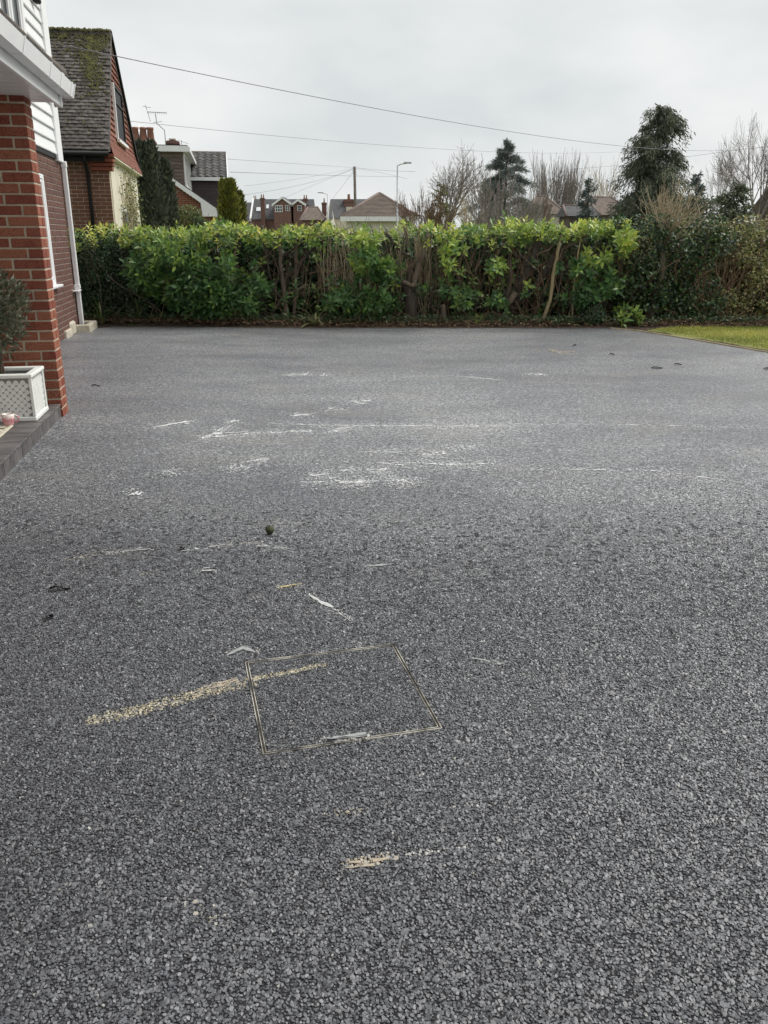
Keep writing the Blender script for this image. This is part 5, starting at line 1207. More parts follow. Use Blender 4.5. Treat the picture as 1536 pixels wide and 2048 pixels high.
for k in range(9):
    for c in range(8):
        piece('pantile', ptm, xr, K.loc(.0-.15-.30*c, 38.83+k*.29*math.cos(wr), 3.75+k*.29*math.sin(wr)+random.uniform(-.004,.006)), (wr-.06, 0, random.uniform(-.01,.01)))
q = MB(); q.tube([(-3.3,41.2,4.90),(.03,41.2,4.90)], .075, 8); K.put(q, 'ridge', M['roof_tile'], xr, smooth=True)
q = MB(); q.prism([(38.78,3.66),(38.78,3.74),(41.2,4.92),(43.7,3.74),(43.7,3.64),(41.2,4.80)], 0, .02, .06); K.put(q, 'wing_bargeboard', M['white'])
q = MB(); q.box(-2.9,.02,38.76,38.86,3.60,3.74); K.put(q, 'wing_gutter', M['white'])
# chimneys and pots with aerials
q = MB(); q.box(-2.28,-1.86,37.0,37.5,4.3,4.98); q.box(-2.34,-1.80,36.95,37.55,4.86,4.95); ch = K.put(q, 'chimney', M['brick_far'])
q = MB(); q.box(-2.2,-1.94,37.08,37.42,5.02,5.06); q.box(-2.18,-2.14,37.1,37.14,4.98,5.02); q.box(-2.0,-1.96,37.1,37.14,4.98,5.02); K.put(q, 'cowl', M['concrete'], ch)
def aerial(fr, base, top, boom, nel, el, par):
    q = MB(); q.tube([base, top], .016, 5); b_ = Vector(boom); t_ = Vector(top); q.tube([t_-b_*.5, t_+b_*.5], .011, 4)
    up = b_.normalized().cross(Vector((0,1,0))) if abs(b_.normalized().y) < .9 else Vector((1,0,0))
    for i in range(nel):
        c = t_-b_*.48+b_*.96*i/(nel-1); q.tube([c-Vector((0,el,0))*.5-Vector((0,0,el*.25)), c+Vector((0,el,0))*.5+Vector((0,0,el*.25))], .006, 3)
    return fr.put(q, 'aerial', M['galv'], par)
q = MB(); q.tube([(-2.32,37,4.5),(-2.34,37,5.35),(-2.62,37,5.6),(-2.64,37,5.95)], .02, 5); q.tube([(-2.95,37,6.0),(-2.2,37,5.98)], .014, 4); q.tube([(-3.0,37,6.25),(-2.85,37,5.65)], .012, 4); q.tube([(-3.1,37,6.2),(-2.8,37,6.15)], .01, 4); q.tube([(-2.75,37,5.62),(-2.4,37,5.66)], .01, 4)
for i in range(9): q.tube([(-2.9+.085*i,36.9,6.0),(-2.9+.085*i,37.1,5.94)], .007, 3)
K.put(q, 'aerial', M['galv'], ch)
q = MB(); q.tube([(-1.72,37.3,4.6),(-1.72,37.3,5.02)], .012, 4); q.tube([(-1.85,37.3,5.02),(-1.45,37.3,4.9)], .010, 4); K.put(q, 'aerial', M['galv'], ch)
q = MB(); q.box(-3.95,-3.0,40.0,40.6,4.0,5.2); q.box(-4.02,-2.93,39.95,40.65,5.1,5.22); cs = K.put(q, 'chimney', M['brick_far'])
for x in (-3.78,-3.45,-3.15):
    q = MB(); q.lathe([(.16,5.2),(.13,5.7),(.15,5.72),(.15,5.8),(.10,5.8)], 10, (x,40.3,0)); K.put(q, 'chimney_pot', M['terracotta'], cs, smooth=True)
q = MB(); q.prism([(39.0,4.7),(42.0,6.0),(45.0,4.7)], 0, -8, -3.75); K.put(q, 'back_roof', M['roof_far'])
q = MB(); q.prism([(38.95,4.66),(38.95,4.78),(42.0,6.1),(45,4.78),(45,4.66),(42.0,5.96)], 0, -3.75, -3.70); K.put(q, 'back_bargeboard', M['white'])

def windowset(par, x0, x1, z0, z1, Y, ncol, nrow, off):
    fw = (x1-x0)*.07; q = MB()
    q.box(x0,x1,Y-.10,Y,z0,z0+fw); q.box(x0,x1,Y-.10,Y,z1-fw,z1); q.box(x0,x0+fw,Y-.099,Y,z0+fw,z1-fw); q.box(x1-fw,x1,Y-.099,Y,z0+fw,z1-fw)
    for i in range(1,ncol): x = x0+(x1-x0)*i/ncol; q.box(x-fw*.4,x+fw*.4,Y-.09,Y,z0+fw,z1-fw)
    for i in range(1,nrow): z = z0+(z1-z0)*i/nrow; q.box(x0+fw,x1-fw,Y-.085,Y,z-fw*.35,z+fw*.35)
    w = q.build('window', M['white'], par, off); q = MB(); q.box(x0+fw*.5,x1-fw*.5,Y-.05,Y-.03,z0+fw*.5,z1-fw*.5); q.build('pane', M['glass'], w); w_ = bpy.data.objects[w.name]
    for c_ in w.children:
        c_.data.transform(Matrix.Translation(-Vector(off)))
    return w
def X_(px, Y, z=4.0): return (px-768)*(Y*cp-(z-CAMH)*sp)/F
def Z_(py, Y): return at(768, py, Y).z
def stack(par, off, x, Y, z0, z1, w, pots=2, mat='brick_far'):
    q = MB(); q.box(x-w/2,x+w/2,Y-w/2,Y+w/2,z0,z1); q.box(x-w*.6,x+w*.6,Y-w*.6,Y+w*.6,z1-.28,z1-.1); c = q.build('chimney', M[mat], par, off)
    for i in range(pots):
        q = MB(); xx = x+(i-(pots-1)/2)*w*.5; q.lathe([(w*.16,z1),(w*.12,z1+.55),(w*.15,z1+.6),(w*.1,z1+.6)], 8, (xx,Y,0)); o = q.build('chimney_pot', M['terracotta'], c, off)
    return c
# terrace row far down the street
Y = 160; t = empty('terrace_house', (X_(560,Y),Y+4,0)); off = (X_(560,Y),Y+4,0); tag(t, 'distant red brick terrace with two white edged front gables and tall chimneys', 'house')
zr, ze = Z_(398,Y+4), Z_(436,Y)-.2
xl, xr_ = X_(503,Y), X_(622,Y)
q = MB(); q.box(xl,xr_+1.3,Y,Y+9,-.05,ze); q.build('wall', M['brick_far'], t, off)
q = MB(); q.prism([(Y-.3,ze-.05),(Y+4.5,zr),(Y+9.3,ze-.05)], 0, xl, xr_+.3); tr = q.build('roof', M['roof_far'], t, off)
q = MB(); q.prism([(Y-.3,ze-.3),(Y-.3,ze+.2),(Y+4.5,zr+.15),(Y+9.3,ze)], 0, xl-.3, xl-.004); q.build('gable_end', M['white'], t, off)
for g0, g1, ap, kx in ((545,586,395,566), (584,613,400,597)):
    xa, xb, xk = X_(g0,Y-2), X_(g1,Y-2), X_(kx,Y-2); zk = Z_(ap,Y-2); z0 = Z_(411,Y-2)
    q = MB(); q.prism([(xa+.3,-.05),(xb-.3,-.05),(xb-.3,z0),(xk,zk-.35),(xa+.3,z0)], 1, Y-2, Y+4); gb_ = q.build('front_gable', M['brick_far'], t, off)
    q = MB(); q.prism([(xa,z0-.15),(xk,zk-.2),(xb,z0-.15),(xb,z0+.22),(xk,zk+.15),(xa,z0+.22)], 1, Y-2.3, Y-2.02); q.build('bargeboard', M['white'], gb_)
    gb_.children[-1].data.transform(Matrix.Translation(-Vector(off)))
    q = MB(); q.prism([(xa,z0+.25),(xk,zk+.18),(xb,z0+.25),(xk,zk-.05)], 1, Y-2.0, Y+5); q.build('gable_roof', M['roof_far'], t, off)
windowset(t, X_(551,Y-2), X_(566,Y-2), Z_(424,Y-2), Z_(410.5,Y-2), Y-2.0, 3, 2, off); windowset(t, X_(571.5,Y-2), X_(580.5,Y-2), Z_(422,Y-2), Z_(410.5,Y-2), Y-2.0, 2, 2, off); windowset(t, X_(595.5,Y-2), X_(604.5,Y-2), Z_(422,Y-2), Z_(411,Y-2), Y-2.0, 1, 2, off)
for (p0, p1, q0, q1) in ((514,523,415,424), (533,538,411,417)):
    zc = Z_((q0+q1)/2, Y+1.6); fr_ = (zc-ze)/(zr-ze); q = MB(); q.box(X_(p0,Y+2),X_(p1,Y+2),-.55,.55,0,.12, Matrix.Translation((0,Y-.3+4.8*fr_,zc+.05)) @ Matrix.Rotation(math.atan2(zr-ze,4.8),4,'X')); q.build('roof_window', pmat('roof_light', [(.62,.65,.68),(.75,.77,.8)], 2, .3), tr); tr.children[-1].data.transform(Matrix.Translation(-Vector(off)))
stack(t, off, X_(527.5,Y), Y-.4, 0, Z_(396,Y), .75); stack(t, off, X_(612,Y+4), Y+4, 4, Z_(397,Y+4), .8); stack(t, off, X_(512,Y+6), Y+6, 4, Z_(398,Y+6), .6)
q = MB(); q.prism([(Y+8,ze-.4),(Y+12,zr-.3),(Y+16,ze-.4)], 0, X_(485,Y+10), X_(502,Y+10)); q.build('back_roof', M['roof_far'], t, off); q = MB(); q.box(X_(486,Y+10),X_(501,Y+10),Y+8.5,Y+15,-.05,ze-.42); q.build('back_wall', M['brick_far'], t, off)
# low brown roofs in front of the terrace
Y = 130; o0 = (X_(620,Y),Y,0); lr = empty('bungalow', o0); tag(lr, 'low brown hipped roofs in front of the distant terrace', 'house')
def hip(par, off, xa, xb, xk0, xk1, Y0, Y1, ze, zr, mat, wall='brick_far', fascia=False):
    ym = (Y0+Y1)/2; q = MB(); q.add([(xa,Y0,ze),(xb,Y0,ze),(xb,Y1,ze),(xa,Y1,ze),(xk0,ym,zr),(xk1,ym,zr)], [(0,1,5,4),(1,2,5),(2,3,4,5),(3,0,4),(0,3,2,1)]); rf = q.build('roof', M[mat], par, off)
    q = MB(); q.box(xa+.4,xb-.4,Y0+.4,Y1-.4,-.05,ze-.03); q.build('wall', M[wall], par, off)
    if fascia: q = MB(); q.box(xa,xb,Y0-.12,Y0-.01,ze-.28,ze+.03); q.build('fascia', M['white'], par, off)
    for P, Q in (((xa,Y0,ze),(xk0,ym,zr)),((xb,Y0,ze),(xk1,ym,zr)),((xk0,ym,zr),(xk1,ym,zr))):
        q = MB(); q.tube([P,Q], .11, 6); q.build('ridge', M['ridge_far'], rf, smooth=True); rf.children[-1].data.transform(Matrix.Translation(-Vector(off)))
    return rf
M['ridge_far'] = pmat('ridge_cement', [(.16,.12,.11),(.26,.20,.18)], 3, .9)
hip(lr, o0, X_(598,Y), X_(652,Y), X_(612,Y), X_(632,Y), Y, Y+8, Z_(440,Y), Z_(414,Y+4), 'roof_brown')
stack(lr, o0, X_(649,Y+5), Y+5, 2, Z_(405,Y+5), .7, 1)
# grey roofed house, gable to the street
Y = 105; o0 = (X_(710,Y),Y,0); gh = empty('house', o0); tag(gh, 'cream gabled house with plain dark grey slate roof behind the telegraph pole', 'house')
zr, ze = Z_(398,Y+4), 3.3; xa, xb = X_(657,Y), X_(760,Y)
q = MB(); q.prism([(Y-.2,ze),(Y+4.2,zr),(Y+8.6,ze)], 0, xa, xb); q.build('roof', M['roof_far'], gh, o0)
q = MB(); q.prism([(Y,-.05),(Y+8.4,-.05),(Y+8.4,ze),(Y+4.2,zr-.15),(Y,ze)], 0, xa+.1, xb-.1); q.build('wall', M['cream'], gh, o0)
q = MB(); q.add([(X_(646,Y+2),Y-.5,2.0),(X_(672,Y-3),Y-3,2.0),(xa,Y+4.2,zr-.1),(xa-.1,Y+8,2.0)], [(0,1,2),(0,2,3),(1,3,2),(0,3,1)]); q.build('side_gable', M['cream'], gh, o0)
stack(gh, o0, X_(698,Y+3), Y+3, 3.5, Z_(399,Y+3), 1.2, 1); q = MB(); q.box(X_(693,Y+1.5),X_(704,Y+1.5),Y+1.0,Y+2.4,3.3,Z_(414,Y+1.5)); q.build('chimney_shoulder', M['cream'], gh, o0)
# hipped bungalow nearer
Y = 62; o0 = (X_(745,Y),Y,0); hb_ = empty('bungalow', o0); tag(hb_, 'bungalow with red-brown hipped tile roof and white fascia behind the hedge', 'house')
hip(hb_, o0, X_(680,Y), X_(838,Y), X_(757,Y+3), X_(760,Y+3), Y, Y+8, Z_(434,Y), Z_(387,Y+4), 'roof_brown', 'cream', True)
for k in range(18):                                             # tile courses on the street slope
    f0 = k/18; f1 = (k+1)/18; xa, xb, xk = X_(680,Y), X_(838,Y), X_(758.5,Y+3); z0, z1 = Z_(434,Y), Z_(387,Y+4)
    P = lambda f, up: [(xa+(xk-xa)*f+.1, Y+4*f, z0+(z1-z0)*f+up), (xb+(xk-xb)*f-.1, Y+4*f, z0+(z1-z0)*f+up)]
    a_, b_ = P(f0,.055), P(f1,.02); q = MB(); c_ = P(f0,.01); q.add([a_[0],a_[1],b_[1],b_[0],c_[0],c_[1]], [(0,1,2,3),(4,5,1,0)]); q.build('tile_course', M['roof_brown'], hb_, o0)
# roofs glimpsed on the right
Y = 95; o0 = (X_(1150,Y),Y,0); rb = empty('bungalow', o0); tag(rb, 'dull brown roofs with a small red chimney behind the cedar and bare shrubs', 'house')
hip(rb, o0, X_(1055,Y), X_(1135,Y), X_(1085,Y), X_(1105,Y), Y, Y+9, Z_(428,Y), Z_(392,Y+4), 'roof_brown', 'cream'); hip(rb, o0, X_(1118,Y-4), X_(1185,Y-4), X_(1122,Y-4), X_(1180,Y-4), Y-8, Y-2, Z_(432,Y-8), Z_(411,Y-5), 'roof_far', 'roof_brown'); stack(rb, o0, X_(1093,Y-9), Y-9, 0, Z_(409,Y-9), .8, 1)
Y = 110; o0 = (X_(1205,Y),Y,0); rc = empty('bungalow', o0); tag(rc, 'grey-brown roof showing left of the big drooping conifer', 'house')
hip(rc, o0, X_(1140,Y), X_(1270,Y), X_(1195,Y), X_(1240,Y), Y, Y+10, Z_(430,Y), Z_(394,Y+5), 'roof_brown', 'roof_brown')
Y = 40; o0 = (X_(1560,Y),Y,0); rh = empty('bungalow', o0); tag(rh, 'brown tiled roof with pale fascia at the right edge behind the bare tree', 'house')
hip(rh, o0, X_(1470,49)+.8, X_(1470,49)+13, X_(1545,44.5), X_(1545,44.5)+7, Y, Y+9, Z_(424,Y), Z_(362,Y+4.5), 'roof_brown', 'brick_far', True)
# ------------------------------------------------------------------ street furniture and wires
def lamp(px, py_top, Y, arm_px, label):
    p = at(px, py_top, Y); o = empty('street_lamp', (p.x, Y, 0)); tag(o, label, 'street lamp', 'street lamps beyond the hedge'); h = p.z; dx = (at(arm_px, py_top, Y).x-p.x)
    q = MB(); q.tube([(0,0,0),(0,0,1.2),(0,0,1.25),(0,0,h)], [.09,.09,.065,.05], 8); q.build('column', M['galv'], o, smooth=True)
    q = MB(); q.tube([(0,0,h-.05),(dx*.3,0,h+.06),(dx*.75,0,h+.12)], .035, 6); q.build('arm', M['galv'], o, smooth=True)
    q = MB(); s_ = 1 if dx > 0 else -1; x0, x1 = sorted((dx*.45, dx*1.05)); q.cbox(x0, x1, -.13, .13, h+.09, h+.20, .04); q.build('lantern', M['galv'], o)
lamp(795, 330, 60, 822, 'tall grey street lamp with a short arm pointing right'); lamp(655, 388, 100, 636, 'far small street lamp with its arm pointing left')
Y = 88; p = at(709,333,Y); po = empty('telegraph_pole', (at(711.5,440,Y).x, Y, 0)); tag(po, 'dark wooden telegraph pole with wires fanning out', 'telegraph pole')
dxp = p.x-po.location.x; ex = dxp/(p.z-1.35)
q = MB(); q.tube([(-ex*1.35,0,-.05),(ex*(p.z-1.35),0,p.z)], [.17,.13], 10); q.build('shaft', M['timber'], po, smooth=True)
q = MB()
for i in range(6): q.tube([(dxp-.01,0,p.z-.15-.12*i),(dxp+(.22 if i%2 else -.22),0,p.z-.15-.12*i)], .02, 5)
q.build('fittings', M['black'], po)
wr_ = MB
def wire(pts, label, r_=.010):
    m_ = MB(); P = []
    n = 24; px = [q_[0] for q_ in pts]; py = [q_[1] for q_ in pts]; iy = [1/q_[2] for q_ in pts]
    # straight in plan, sagging in height
    A_, B_ = at(*pts[0]), at(*pts[-1]); c = Vector(A_)
    deg = min(2, len(pts)-1); zz = []; tt = []
    for q_ in pts:
        r_x = ray(q_[0], q_[1]); 
        den = (B_.x-A_.x)*r_x[1]-(B_.y-A_.y)*r_x[0]; t = (A_.y*r_x[0]-A_.x*r_x[1])/den; g_ = A_.lerp(B_, t); tt.append(t); zz.append(CAMH + r_x[2]*(g_.y/r_x[1]))
    cf = np.polyfit(tt, zz, deg)
    for i in range(n+1):
        t = i/n; g_ = A_.lerp(B_, t); P.append(Vector((g_.x, g_.y, float(np.polyval(cf, t))))-c)
    m_.tube(P, r_, 5); o = m_.build('overhead_wire', M['wire'], smooth=True); o.location = c; tag(o, label, 'wire', 'overhead wires'); return o
wire([(100,78,14.5),(228,113,17),(640,200,24),(1000,262,34),(1235,289,42),(1536,294,60)], 'lowest and nearest cable sweeping from the mossy roof to the big conifer', .0075)
wire([(250,238,36),(540,274,48),(800,294,64),(1030,303,80),(1236,304,95)], 'second cable from the aerials across to the big conifer', .0085)
wire([(455,318,44),(600,328,60),(706,335,88)], 'cable from the cross wing to the top of the telegraph pole', .009)
wire([(460,344,44),(600,349,60),(800,353,95)], 'thin cable crossing just below the telegraph pole top', .012)
wire([(478,391,60),(560,378,70),(640,360,80),(707,337,88)], 'fan wire drooping from the pole to the golden conifer', .011)
wire([(490,372,60),(600,357,74),(707,336,88)], 'upper faint fan wire left of the pole', .008)
wire([(560,400,120),(640,365,100),(707,338,88)], 'short fan wire falling from the pole to the terrace', .011)
wire([(665,398,100),(690,365,92),(708,340,88)], 'steep fan wire from the pole to the grey roofed house', .011)
wire([(711,335,88),(790,342,74),(830,343,66)], 'wire from the pole running right past the street lamp', .010)
wire([(711,337,88),(760,345,80),(815,358,70)], 'drooping wire right of the telegraph pole', .008)
wire([(1236,332,95),(1340,318,90),(1536,292,80)], 'faint cable right of the big conifer rising to the edge of the photo', .011)
wire([(1150,338,100),(1236,331,95)], 'faint cable left of the big conifer over the bare poplars', .010)


# ================================================================== TREES BEYOND THE HEDGE
def grow(rs, base, h, spread, levels=4, n0=7, r0=.14, rmin=.012, ang=(.35,.8), trunk=.25, up=.12, wob=.10, shrink=(.55,.78), kids=(4,7), multi=1, fork=.3):
    """tapered limbs, recursively forked; returns a mesh builder for the wood"""
    m = MB(); tips = []
    def br(p, d, ln, r_, lev):
        sg = 5 if lev < 2 else 3; pts = [p.copy()]; rad = [r_]; dirs = []
        for i in range(sg):
            d = nrm(d + rs.normal(0, wob, 3) + [0,0,up*(.5+lev*.3)]); p = p + d*ln/sg; pts.append(p.copy()); dirs.append(d); rad.append(max(rmin*.8, r_*(1-.62*(i+1)/sg)))
        m.tube(pts, rad, 6 if lev < 1 else 4 if lev < 3 else 3, False)
        if lev >= levels: tips.append((pts[-1], d)); return
        k = rs.randint(*kids)
        for j in range(k):
            f = fork + (1-fork)*(j+rs.rand())/k; i = min(sg-1, int(f*sg)); t = f*sg-i; q = pts[i]*(1-t)+pts[i+1]*t
            a = rs.uniform(*ang); pr = nrm(np.cross(dirs[i], rs.normal(size=3))); nd = nrm(dirs[i]*math.cos(a)+pr*math.sin(a)*np.array([spread,spread,.8]))
            br(q, nd, ln*rs.uniform(*shrink)*(1.1-.35*f), max(rmin, rad[i]*.55), lev+1)
        br(pts[-1], d, ln*.6, max(rmin, rad[-1]), lev+1)
    for s in range(multi):
        d0 = nrm(np.array([rs.normal(0,.1), rs.normal(0,.1), 1.0]) if multi == 1 else np.array([rs.normal(0,.32), rs.normal(0,.3), 1.0]))
        p = np.zeros(3)
        if multi == 1: m.tube([p, p+d0*h*trunk*.5, p+d0*h*trunk], [r0*1.35, r0*1.05, r0], 9); p = p+d0*h*trunk
        for j in range(n0 if multi == 1 else 1):
            a = rs.uniform(.15,.75)*spread if multi == 1 else 0; pr = nrm(np.array([rs.normal(), rs.normal(), 0])); br(p - d0*h*trunk*.25*rs.rand()*(multi == 1), nrm(d0*math.cos(a)+pr*math.sin(a)), h*(1-trunk)*rs.uniform(.42,.56), r0*.6, 1)
    return m, tips
def fit(m, h, w=None):
    V = np.array(m.v); z = np.percentile(V[:,2], 98.8); s = h/z; V[:,2] *= s
    if w: ext = np.percentile(np.abs(V[:,0]), 99); V[:,:2] *= (w/2)/ext
    m.v = [tuple(v) for v in V]; return m
def bare(name, label, px, Y, ytop, wpx, seed, mat='twig', group='bare trees beyond the hedge', cat='tree', **kw):
    rs = np.random.RandomState(seed); x = X_(px, Y, 1.5); h = at(px, ytop, Y).z; o = empty(name, (x, Y, 0)); tag(o, label, cat, group)
    m, tips = grow(rs, None, h, 1.0, **kw); fit(m, h, wpx*Y*cp/F); m.build('branches', M[mat], o, smooth=False); return o, tips
bare('bare_tree', 'spreading bare tree between the street lamp and the cedar', 882, 92, 305, 165, 101, 'twig', levels=4, n0=6, r0=.30, rmin=.015, kids=(4,6), trunk=.2, ang=(.4,1.0), up=.02, wob=.14)
bare('bare_bush', 'round brown leafless bush in front of the spreading bare tree', 858, 40, 385, 120, 102, 'twig_brown', cat='shrub', levels=4, n0=9, r0=.05, rmin=.009, kids=(4,6), trunk=.08, multi=9)
bare('bare_bush', 'multi-stemmed bare shrub spraying upward in front of the cedar', 1000, 26, 330, 165, 103, 'twig', cat='shrub', levels=3, r0=.055, rmin=.008, kids=(4,6), trunk=.05, multi=11, up=.18)
bare('bare_tree', 'upright grey brush of bare poplars right of the cedar', 1118, 105, 318, 110, 104, 'twig', levels=3, r0=.10, rmin=.013, kids=(6,9), trunk=.05, multi=18, up=.22, ang=(.12,.35), wob=.05)
bare('bare_tree', 'pale tan bare willow left of the big conifer', 1196, 120, 330, 90, 105, 'twig_tan', levels=3, n0=7, r0=.16, rmin=.02, kids=(5,8), trunk=.15, up=.02)
bare('bare_tree', 'tall bare tree at the right edge with fine reddish twigs', 1498, 44, 218, 175, 106, 'twig', levels=4, n0=7, r0=.17, rmin=.009, kids=(4,7), trunk=.22, up=.04, ang=(.35,.8))
bare('bare_tree', 'thin leafless birch left of the tall bare tree', 1425, 52, 275, 95, 107, 'twig', levels=4, n0=5, r0=.08, rmin=.009, kids=(4,6), trunk=.2, up=.03)
bare('bare_bush', 'wispy pale shrub under the spreading bare tree', 945, 70, 392, 90, 108, 'twig_tan', cat='shrub', levels=3, r0=.05, rmin=.014, kids=(4,6), trunk=.05, multi=8)
bare('bare_bush', 'tangle of bare brown stems left of the small red chimney', 1065, 46, 372, 95, 110, 'twig', cat='shrub', levels=3, r0=.05, rmin=.010, kids=(4,6), trunk=.05, multi=7)
# pollard standing in the hedge
rs = np.random.RandomState(109); pr_ = empty('pollard_tree', (HX(1322,13.55),13.55,.03)); tag(pr_, 'pollarded tree in the hedge with a brown trunk and a spray of pale bare shoots', 'tree')
m_ = MB(); tp = np.array([.04,.02,1.34]); m_.tube([(-.10,0,0),(-.06,0,.35),(.02,.01,.75),(.0,.02,1.05),(.04,.02,1.34)], [.055,.05,.046,.042,.045], 9); m_.build('trunk', M['bark'], pr_, smooth=True)
m_ = MB()
for i in range(58):
    a = rs.uniform(0,6.283); e = rs.uniform(.25,1.45); d = np.array([math.cos(a)*math.cos(e), .5*math.sin(a)*math.cos(e), math.sin(e)]); pts = wander(rs, tp+[rs.normal(0,.06),rs.normal(0,.05),rs.uniform(-.15,.04)], d, rs.uniform(.45,.98), 6, .09, .09); r0 = rs.uniform(.0045,.010); m_.tube(pts, list(np.linspace(r0,r0*.25,7)), 5, False)
    for j in range(4):
        q_ = pts[rs.randint(2,6)]; pt2 = wander(rs, q_, d+rs.normal(0,.5,3), rs.uniform(.12,.35), 3, .15, .08); m_.tube(pt2, [.004,.003,.0025,.0015], 3, False)
m_.build('shoots', M['twig_tan'], pr_)

def conifer(name, label, px, Y, ytop, wpx, seed, mat, n=7000, shape=1.0, droop=.6, L=(.25,.5), W_=.28, base=.0, layered=0, lean=0.0, trunk_r=.15, ragged=.25, cat='tree', shaggy=0, tb=0.0, nlimb=46, puff=.22):
    rs = np.random.RandomState(seed); x = X_(px, Y, 2); h = at(px, ytop, Y).z; R = wpx*Y*cp/F/2; o = empty(name, (x,Y,0)); tag(o, label, cat, 'evergreens beyond the hedge')
    m = MB(); m.tube([(0,0,0),(0,0,h*.5),(0,0,h*.97)], [trunk_r,trunk_r*.6,.02], 8); 
    # limbs first, sprays carried on the limbs
    nl = nlimb if not layered else layered*7; P, D, N, LL, WW, T = [], [], [], [], [], []
    for i in range(nl):
        t = base + (1-base)*((i+rs.rand())/nl) if not layered else base+(1-base)*((i//7)+rs.uniform(.0,.35))/layered
        rr_ = R*((1-t)**shape)*rs.uniform(1-ragged,1+ragged*.6)+.12; a = rs.uniform(0,6.283); d = np.array([math.cos(a), math.sin(a), .15]); z = h*t
        tip = np.array([d[0]*rr_, d[1]*rr_, z + (.25*rr_ if not layered else .12*rr_) - droop*rr_*.35])
        m.tube([(0,0,z), tuple(np.array([d[0]*rr_*.55, d[1]*rr_*.55, z+.22*rr_])), tuple(tip)], [trunk_r*.35*(1-t)+.01,.02,.008], 4, False)
        k = int(n/nl*(.35+1.3*(1-t)**.8)); u = rs.rand(k)**.6
        c = np.outer(u, tip) + np.outer(1-u, [0,0,z]); c[:,2] += .22*rr_*4*u*(1-u)*.8
        w = rr_*puff*(1.15-.55*u)+.05; c += rs.normal(0,1,(k,3))*w[:,None]*[.9,.9,.55 if not layered else .22]
        if shaggy: c[:,2] -= rs.exponential(.16*rr_+.05,k)*shaggy
        P.append(c); D.append(nrm(rs.normal(0,.55,(k,3))+d*.7+[0,0,-droop])); N.append(rs.normal(size=(k,3))+[0,0,.6]); l = rs.uniform(L[0],L[1],k); LL.append(l); WW.append(l*W_); T.append(np.clip(rs.normal(.42+tb,.2,k)+.25*(u-.5),0,1))
    m.build('trunk', M['bark_dark'], o, smooth=True); P = np.concatenate(P); P[:,2] = np.clip(P[:,2], .1, h*1.01); P[:,0] += lean*P[:,2]
    leaves('crown', P, np.concatenate(D), np.concatenate(N), np.concatenate(LL), np.concatenate(WW), np.concatenate(T), M[mat], o, fold=.05, curl=.2); return o
conifer('drooping_conifer', 'tallest dark drooping conifer with ragged hanging sprays', 1296, 85, 212, 150, 121, 'conifer', n=44000, shape=.32, droop=1.0, L=(.30,.60), W_=.18, ragged=.6, shaggy=.8, trunk_r=.3, tb=.15, nlimb=90, puff=.15)
conifer('cedar_tree', 'blue-green cedar with tiered upswept branches and a pointed top', 1008, 76, 283, 185, 122, 'cedar', n=34000, shape=.85, droop=.35, L=(.25,.5), W_=.10, nlimb=80, ragged=.4, trunk_r=.16, puff=.085, tb=.0)
conifer('fir_tree', 'small fir in front of the tan willow', 1172, 80, 358, 56, 123, 'cedar', n=3500, shape=.7, droop=.1, L=(.22,.4), W_=.25, tb=-.15)
conifer('fir_tree', 'small dark fir right of the big drooping conifer', 1384, 70, 348, 56, 124, 'cedar', n=3500, shape=.8, droop=.2, L=(.22,.4), W_=.25, tb=-.15)
conifer('dark_shrub', 'broad dark green evergreen behind the pollard shoots', 1392, 60, 398, 130, 125, 'conifer', n=6000, shape=.35, droop=.1, L=(.16,.3), W_=.4, cat='shrub', tb=.25)
conifer('dark_shrub', 'dense dark ivy-clad tree left of the tall bare trunk', 1462, 38, 372, 78, 126, 'conifer', n=6500, shape=.4, droop=.1, L=(.10,.2), W_=.5, cat='shrub', tb=.2)
conifer('evergreen_shrub', 'olive evergreen rising behind the middle of the hedge', 880, 48, 372, 44, 127, 'golden', n=1800, shape=.7, droop=-.2, L=(.10,.2), W_=.4, cat='shrub', tb=-.25)
# upright conifers by the houses
def column(name, label, b, a, h, rx, seed, mat, n, tb=0.0, L=(.10,.22), lobes=3):
    rs = np.random.RandomState(seed); o = empty(name, tuple(W(b,a,0))); tag(o, label, 'tree', 'evergreens beyond the hedge'); m = MB(); m.tube([(0,0,0),(0,0,h*.8)], [.09,.02], 7); m.build('trunk', M['bark_dark'], o)
    k = rs.randint(0,lobes,n); lx = np.array([(-.42+.84*i/(max(1,lobes-1)))*rx if lobes > 1 else 0 for i in range(lobes)]); lh = h*np.array([[1.0,.93,.97,.88,.9][i % 5] for i in range(lobes)])
    if lobes > 2: lh[0] *= .97
    t = rs.rand(n)**.8; an = rs.uniform(0,6.283,n); prof = np.sin(np.clip(t*.85+.15,0,1)*math.pi)**.45*(1-.15*t); r_ = rx*(.62 if lobes > 1 else 1)*prof*rs.uniform(.72,1.04,n)*(1+.10*np.sin(an*5+t*9))
    P = np.column_stack([lx[k]*(1-.35*t)+r_*np.cos(an), r_*np.sin(an), t*lh[k]]); D = nrm(np.column_stack([np.cos(an)*.45, np.sin(an)*.45, np.full(n,.9)])+rs.normal(0,.28,(n,3))); N = np.column_stack([np.cos(an),np.sin(an),np.full(n,.3)])+rs.normal(0,.4,(n,3)); l = rs.uniform(L[0],L[1],n)
    leaves('crown', P, D, N, l, l*.38, np.clip(rs.normal(.4+tb,.22,n),0,1), M[mat], o, fold=.05, curl=-.05); return o
column('upright_conifer', 'dark green upright conifer between the two brick houses', -2.22, 26, 3.92, .50, 131, 'conifer', 9000, tb=.05, lobes=3)
column('upright_conifer', 'slimmer lower dark conifer touching the tall one', -1.75, 26.3, 3.35, .26, 132, 'conifer', 3500, tb=.05, lobes=1)
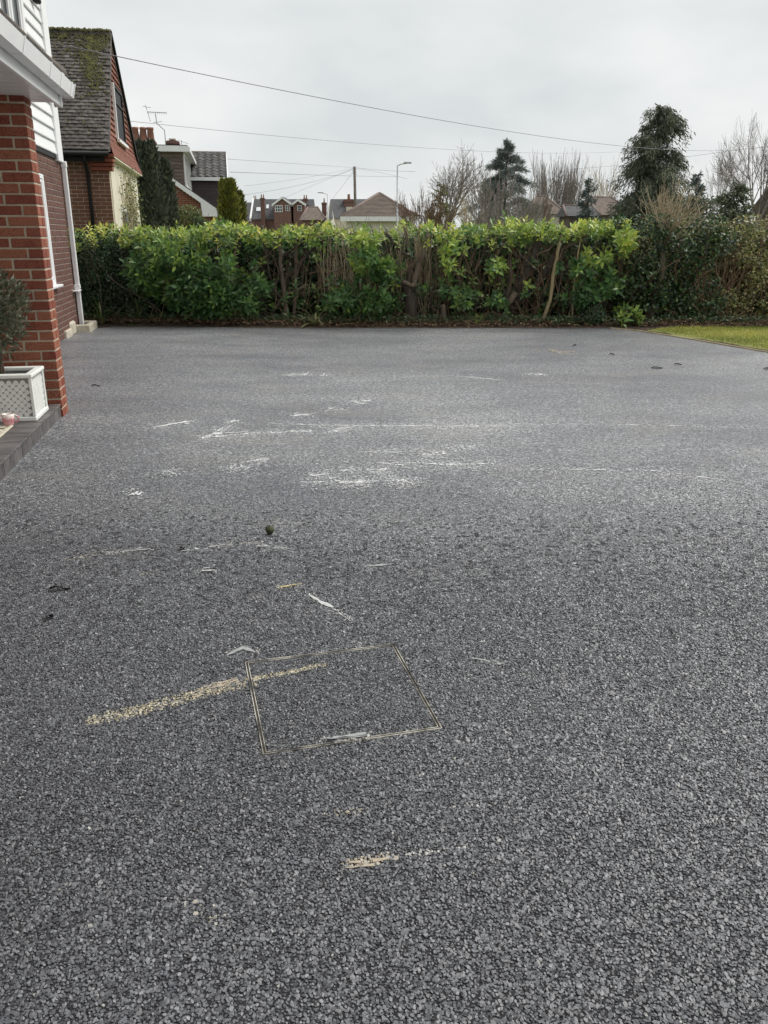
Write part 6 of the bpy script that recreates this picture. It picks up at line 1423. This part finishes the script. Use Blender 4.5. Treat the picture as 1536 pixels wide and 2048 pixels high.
column('golden_conifer', 'golden green conifer with flat tops beside the brick bungalow', .02, 31, 3.22, .42, 133, 'golden', 6500, tb=.02, lobes=3)
column('golden_conifer', 'shorter golden conifer on the street side of the flat-topped one', .40, 31.3, 2.75, .20, 134, 'golden', 2200, tb=-.08, lobes=1)
rs = np.random.RandomState(135)
for (b, a, z, rx, rz, n, mt, tb, lab) in ((-1.25,27.2,1.35,.60,.85,3800,'privet',.12,'rounded russet-green shrub in front of the brick gable'), (-.95,27.0,1.2,.35,.72,1800,'darkleaf',.3,'small round green shrub right of the russet one')):
    o = empty('round_shrub', tuple(W(b,a,0))); tag(o, lab, 'shrub'); d = nrm(rs.normal(size=(n,3))); P = d*np.array([rx,rx,rz])*rs.uniform(.6,1.05,(n,1))+[0,0,z]; P[:,2] = np.abs(P[:,2]); l = rs.uniform(.06,.12,n)
    leaves('foliage', P, d+rs.normal(0,.5,(n,3))+[0,0,.3], d+[0,0,.4], l, l*.5, np.clip(rs.normal(.15+tb,.15,n),0,1), M[mt], o); m_ = MB(); m_.tube([(0,0,0),(0,0,z)], .04, 6); m_.build('stem', M['bark'], o)
# bare climber on the cream wall of the neighbour
rs = np.random.RandomState(136); cl = empty('climber', tuple(W(-2.35,21.4,0))); cl.rotation_euler = (0,0,-AZ); tag(cl, 'half bare climbing rose on the cream wall under the tile-hung gable', 'climber')
m_ = MB(); PL_ = []
for i in range(26):
    pts = [np.array([.03, rs.uniform(-.5,.9), .2])]; d = np.array([0, rs.normal(0,.3), 1.0])
    for k in range(12):
        d = nrm(d+np.array([0, rs.normal(0,.45), .25])); q_ = pts[-1]+d*.22; q_[0] = .03+abs(rs.normal(0,.04)); q_[2] = min(q_[2], 2.8); q_[1] = np.clip(q_[1],-1.7,2.4); pts.append(q_); PL_.append(q_)
    m_.tube(pts, list(np.linspace(.018,.004,len(pts))), 5, False)
m_.build('stems', M['twig_tan'], cl); PL_ = np.array(PL_); PL_ = PL_[rs.randint(0,len(PL_),2000)]; PL_ = PL_+rs.normal(0,.09,PL_.shape); PL_[:,0] = np.abs(PL_[:,0])+.02
leaves('leaves', PL_, rs.normal(size=PL_.shape)+[.4,0,-.3], rs.normal(size=PL_.shape)+[1,0,0], rs.uniform(.04,.08,len(PL_)), rs.uniform(.02,.04,len(PL_)), np.clip(rs.normal(.3,.25,len(PL_)),0,1), M['privet'], cl)
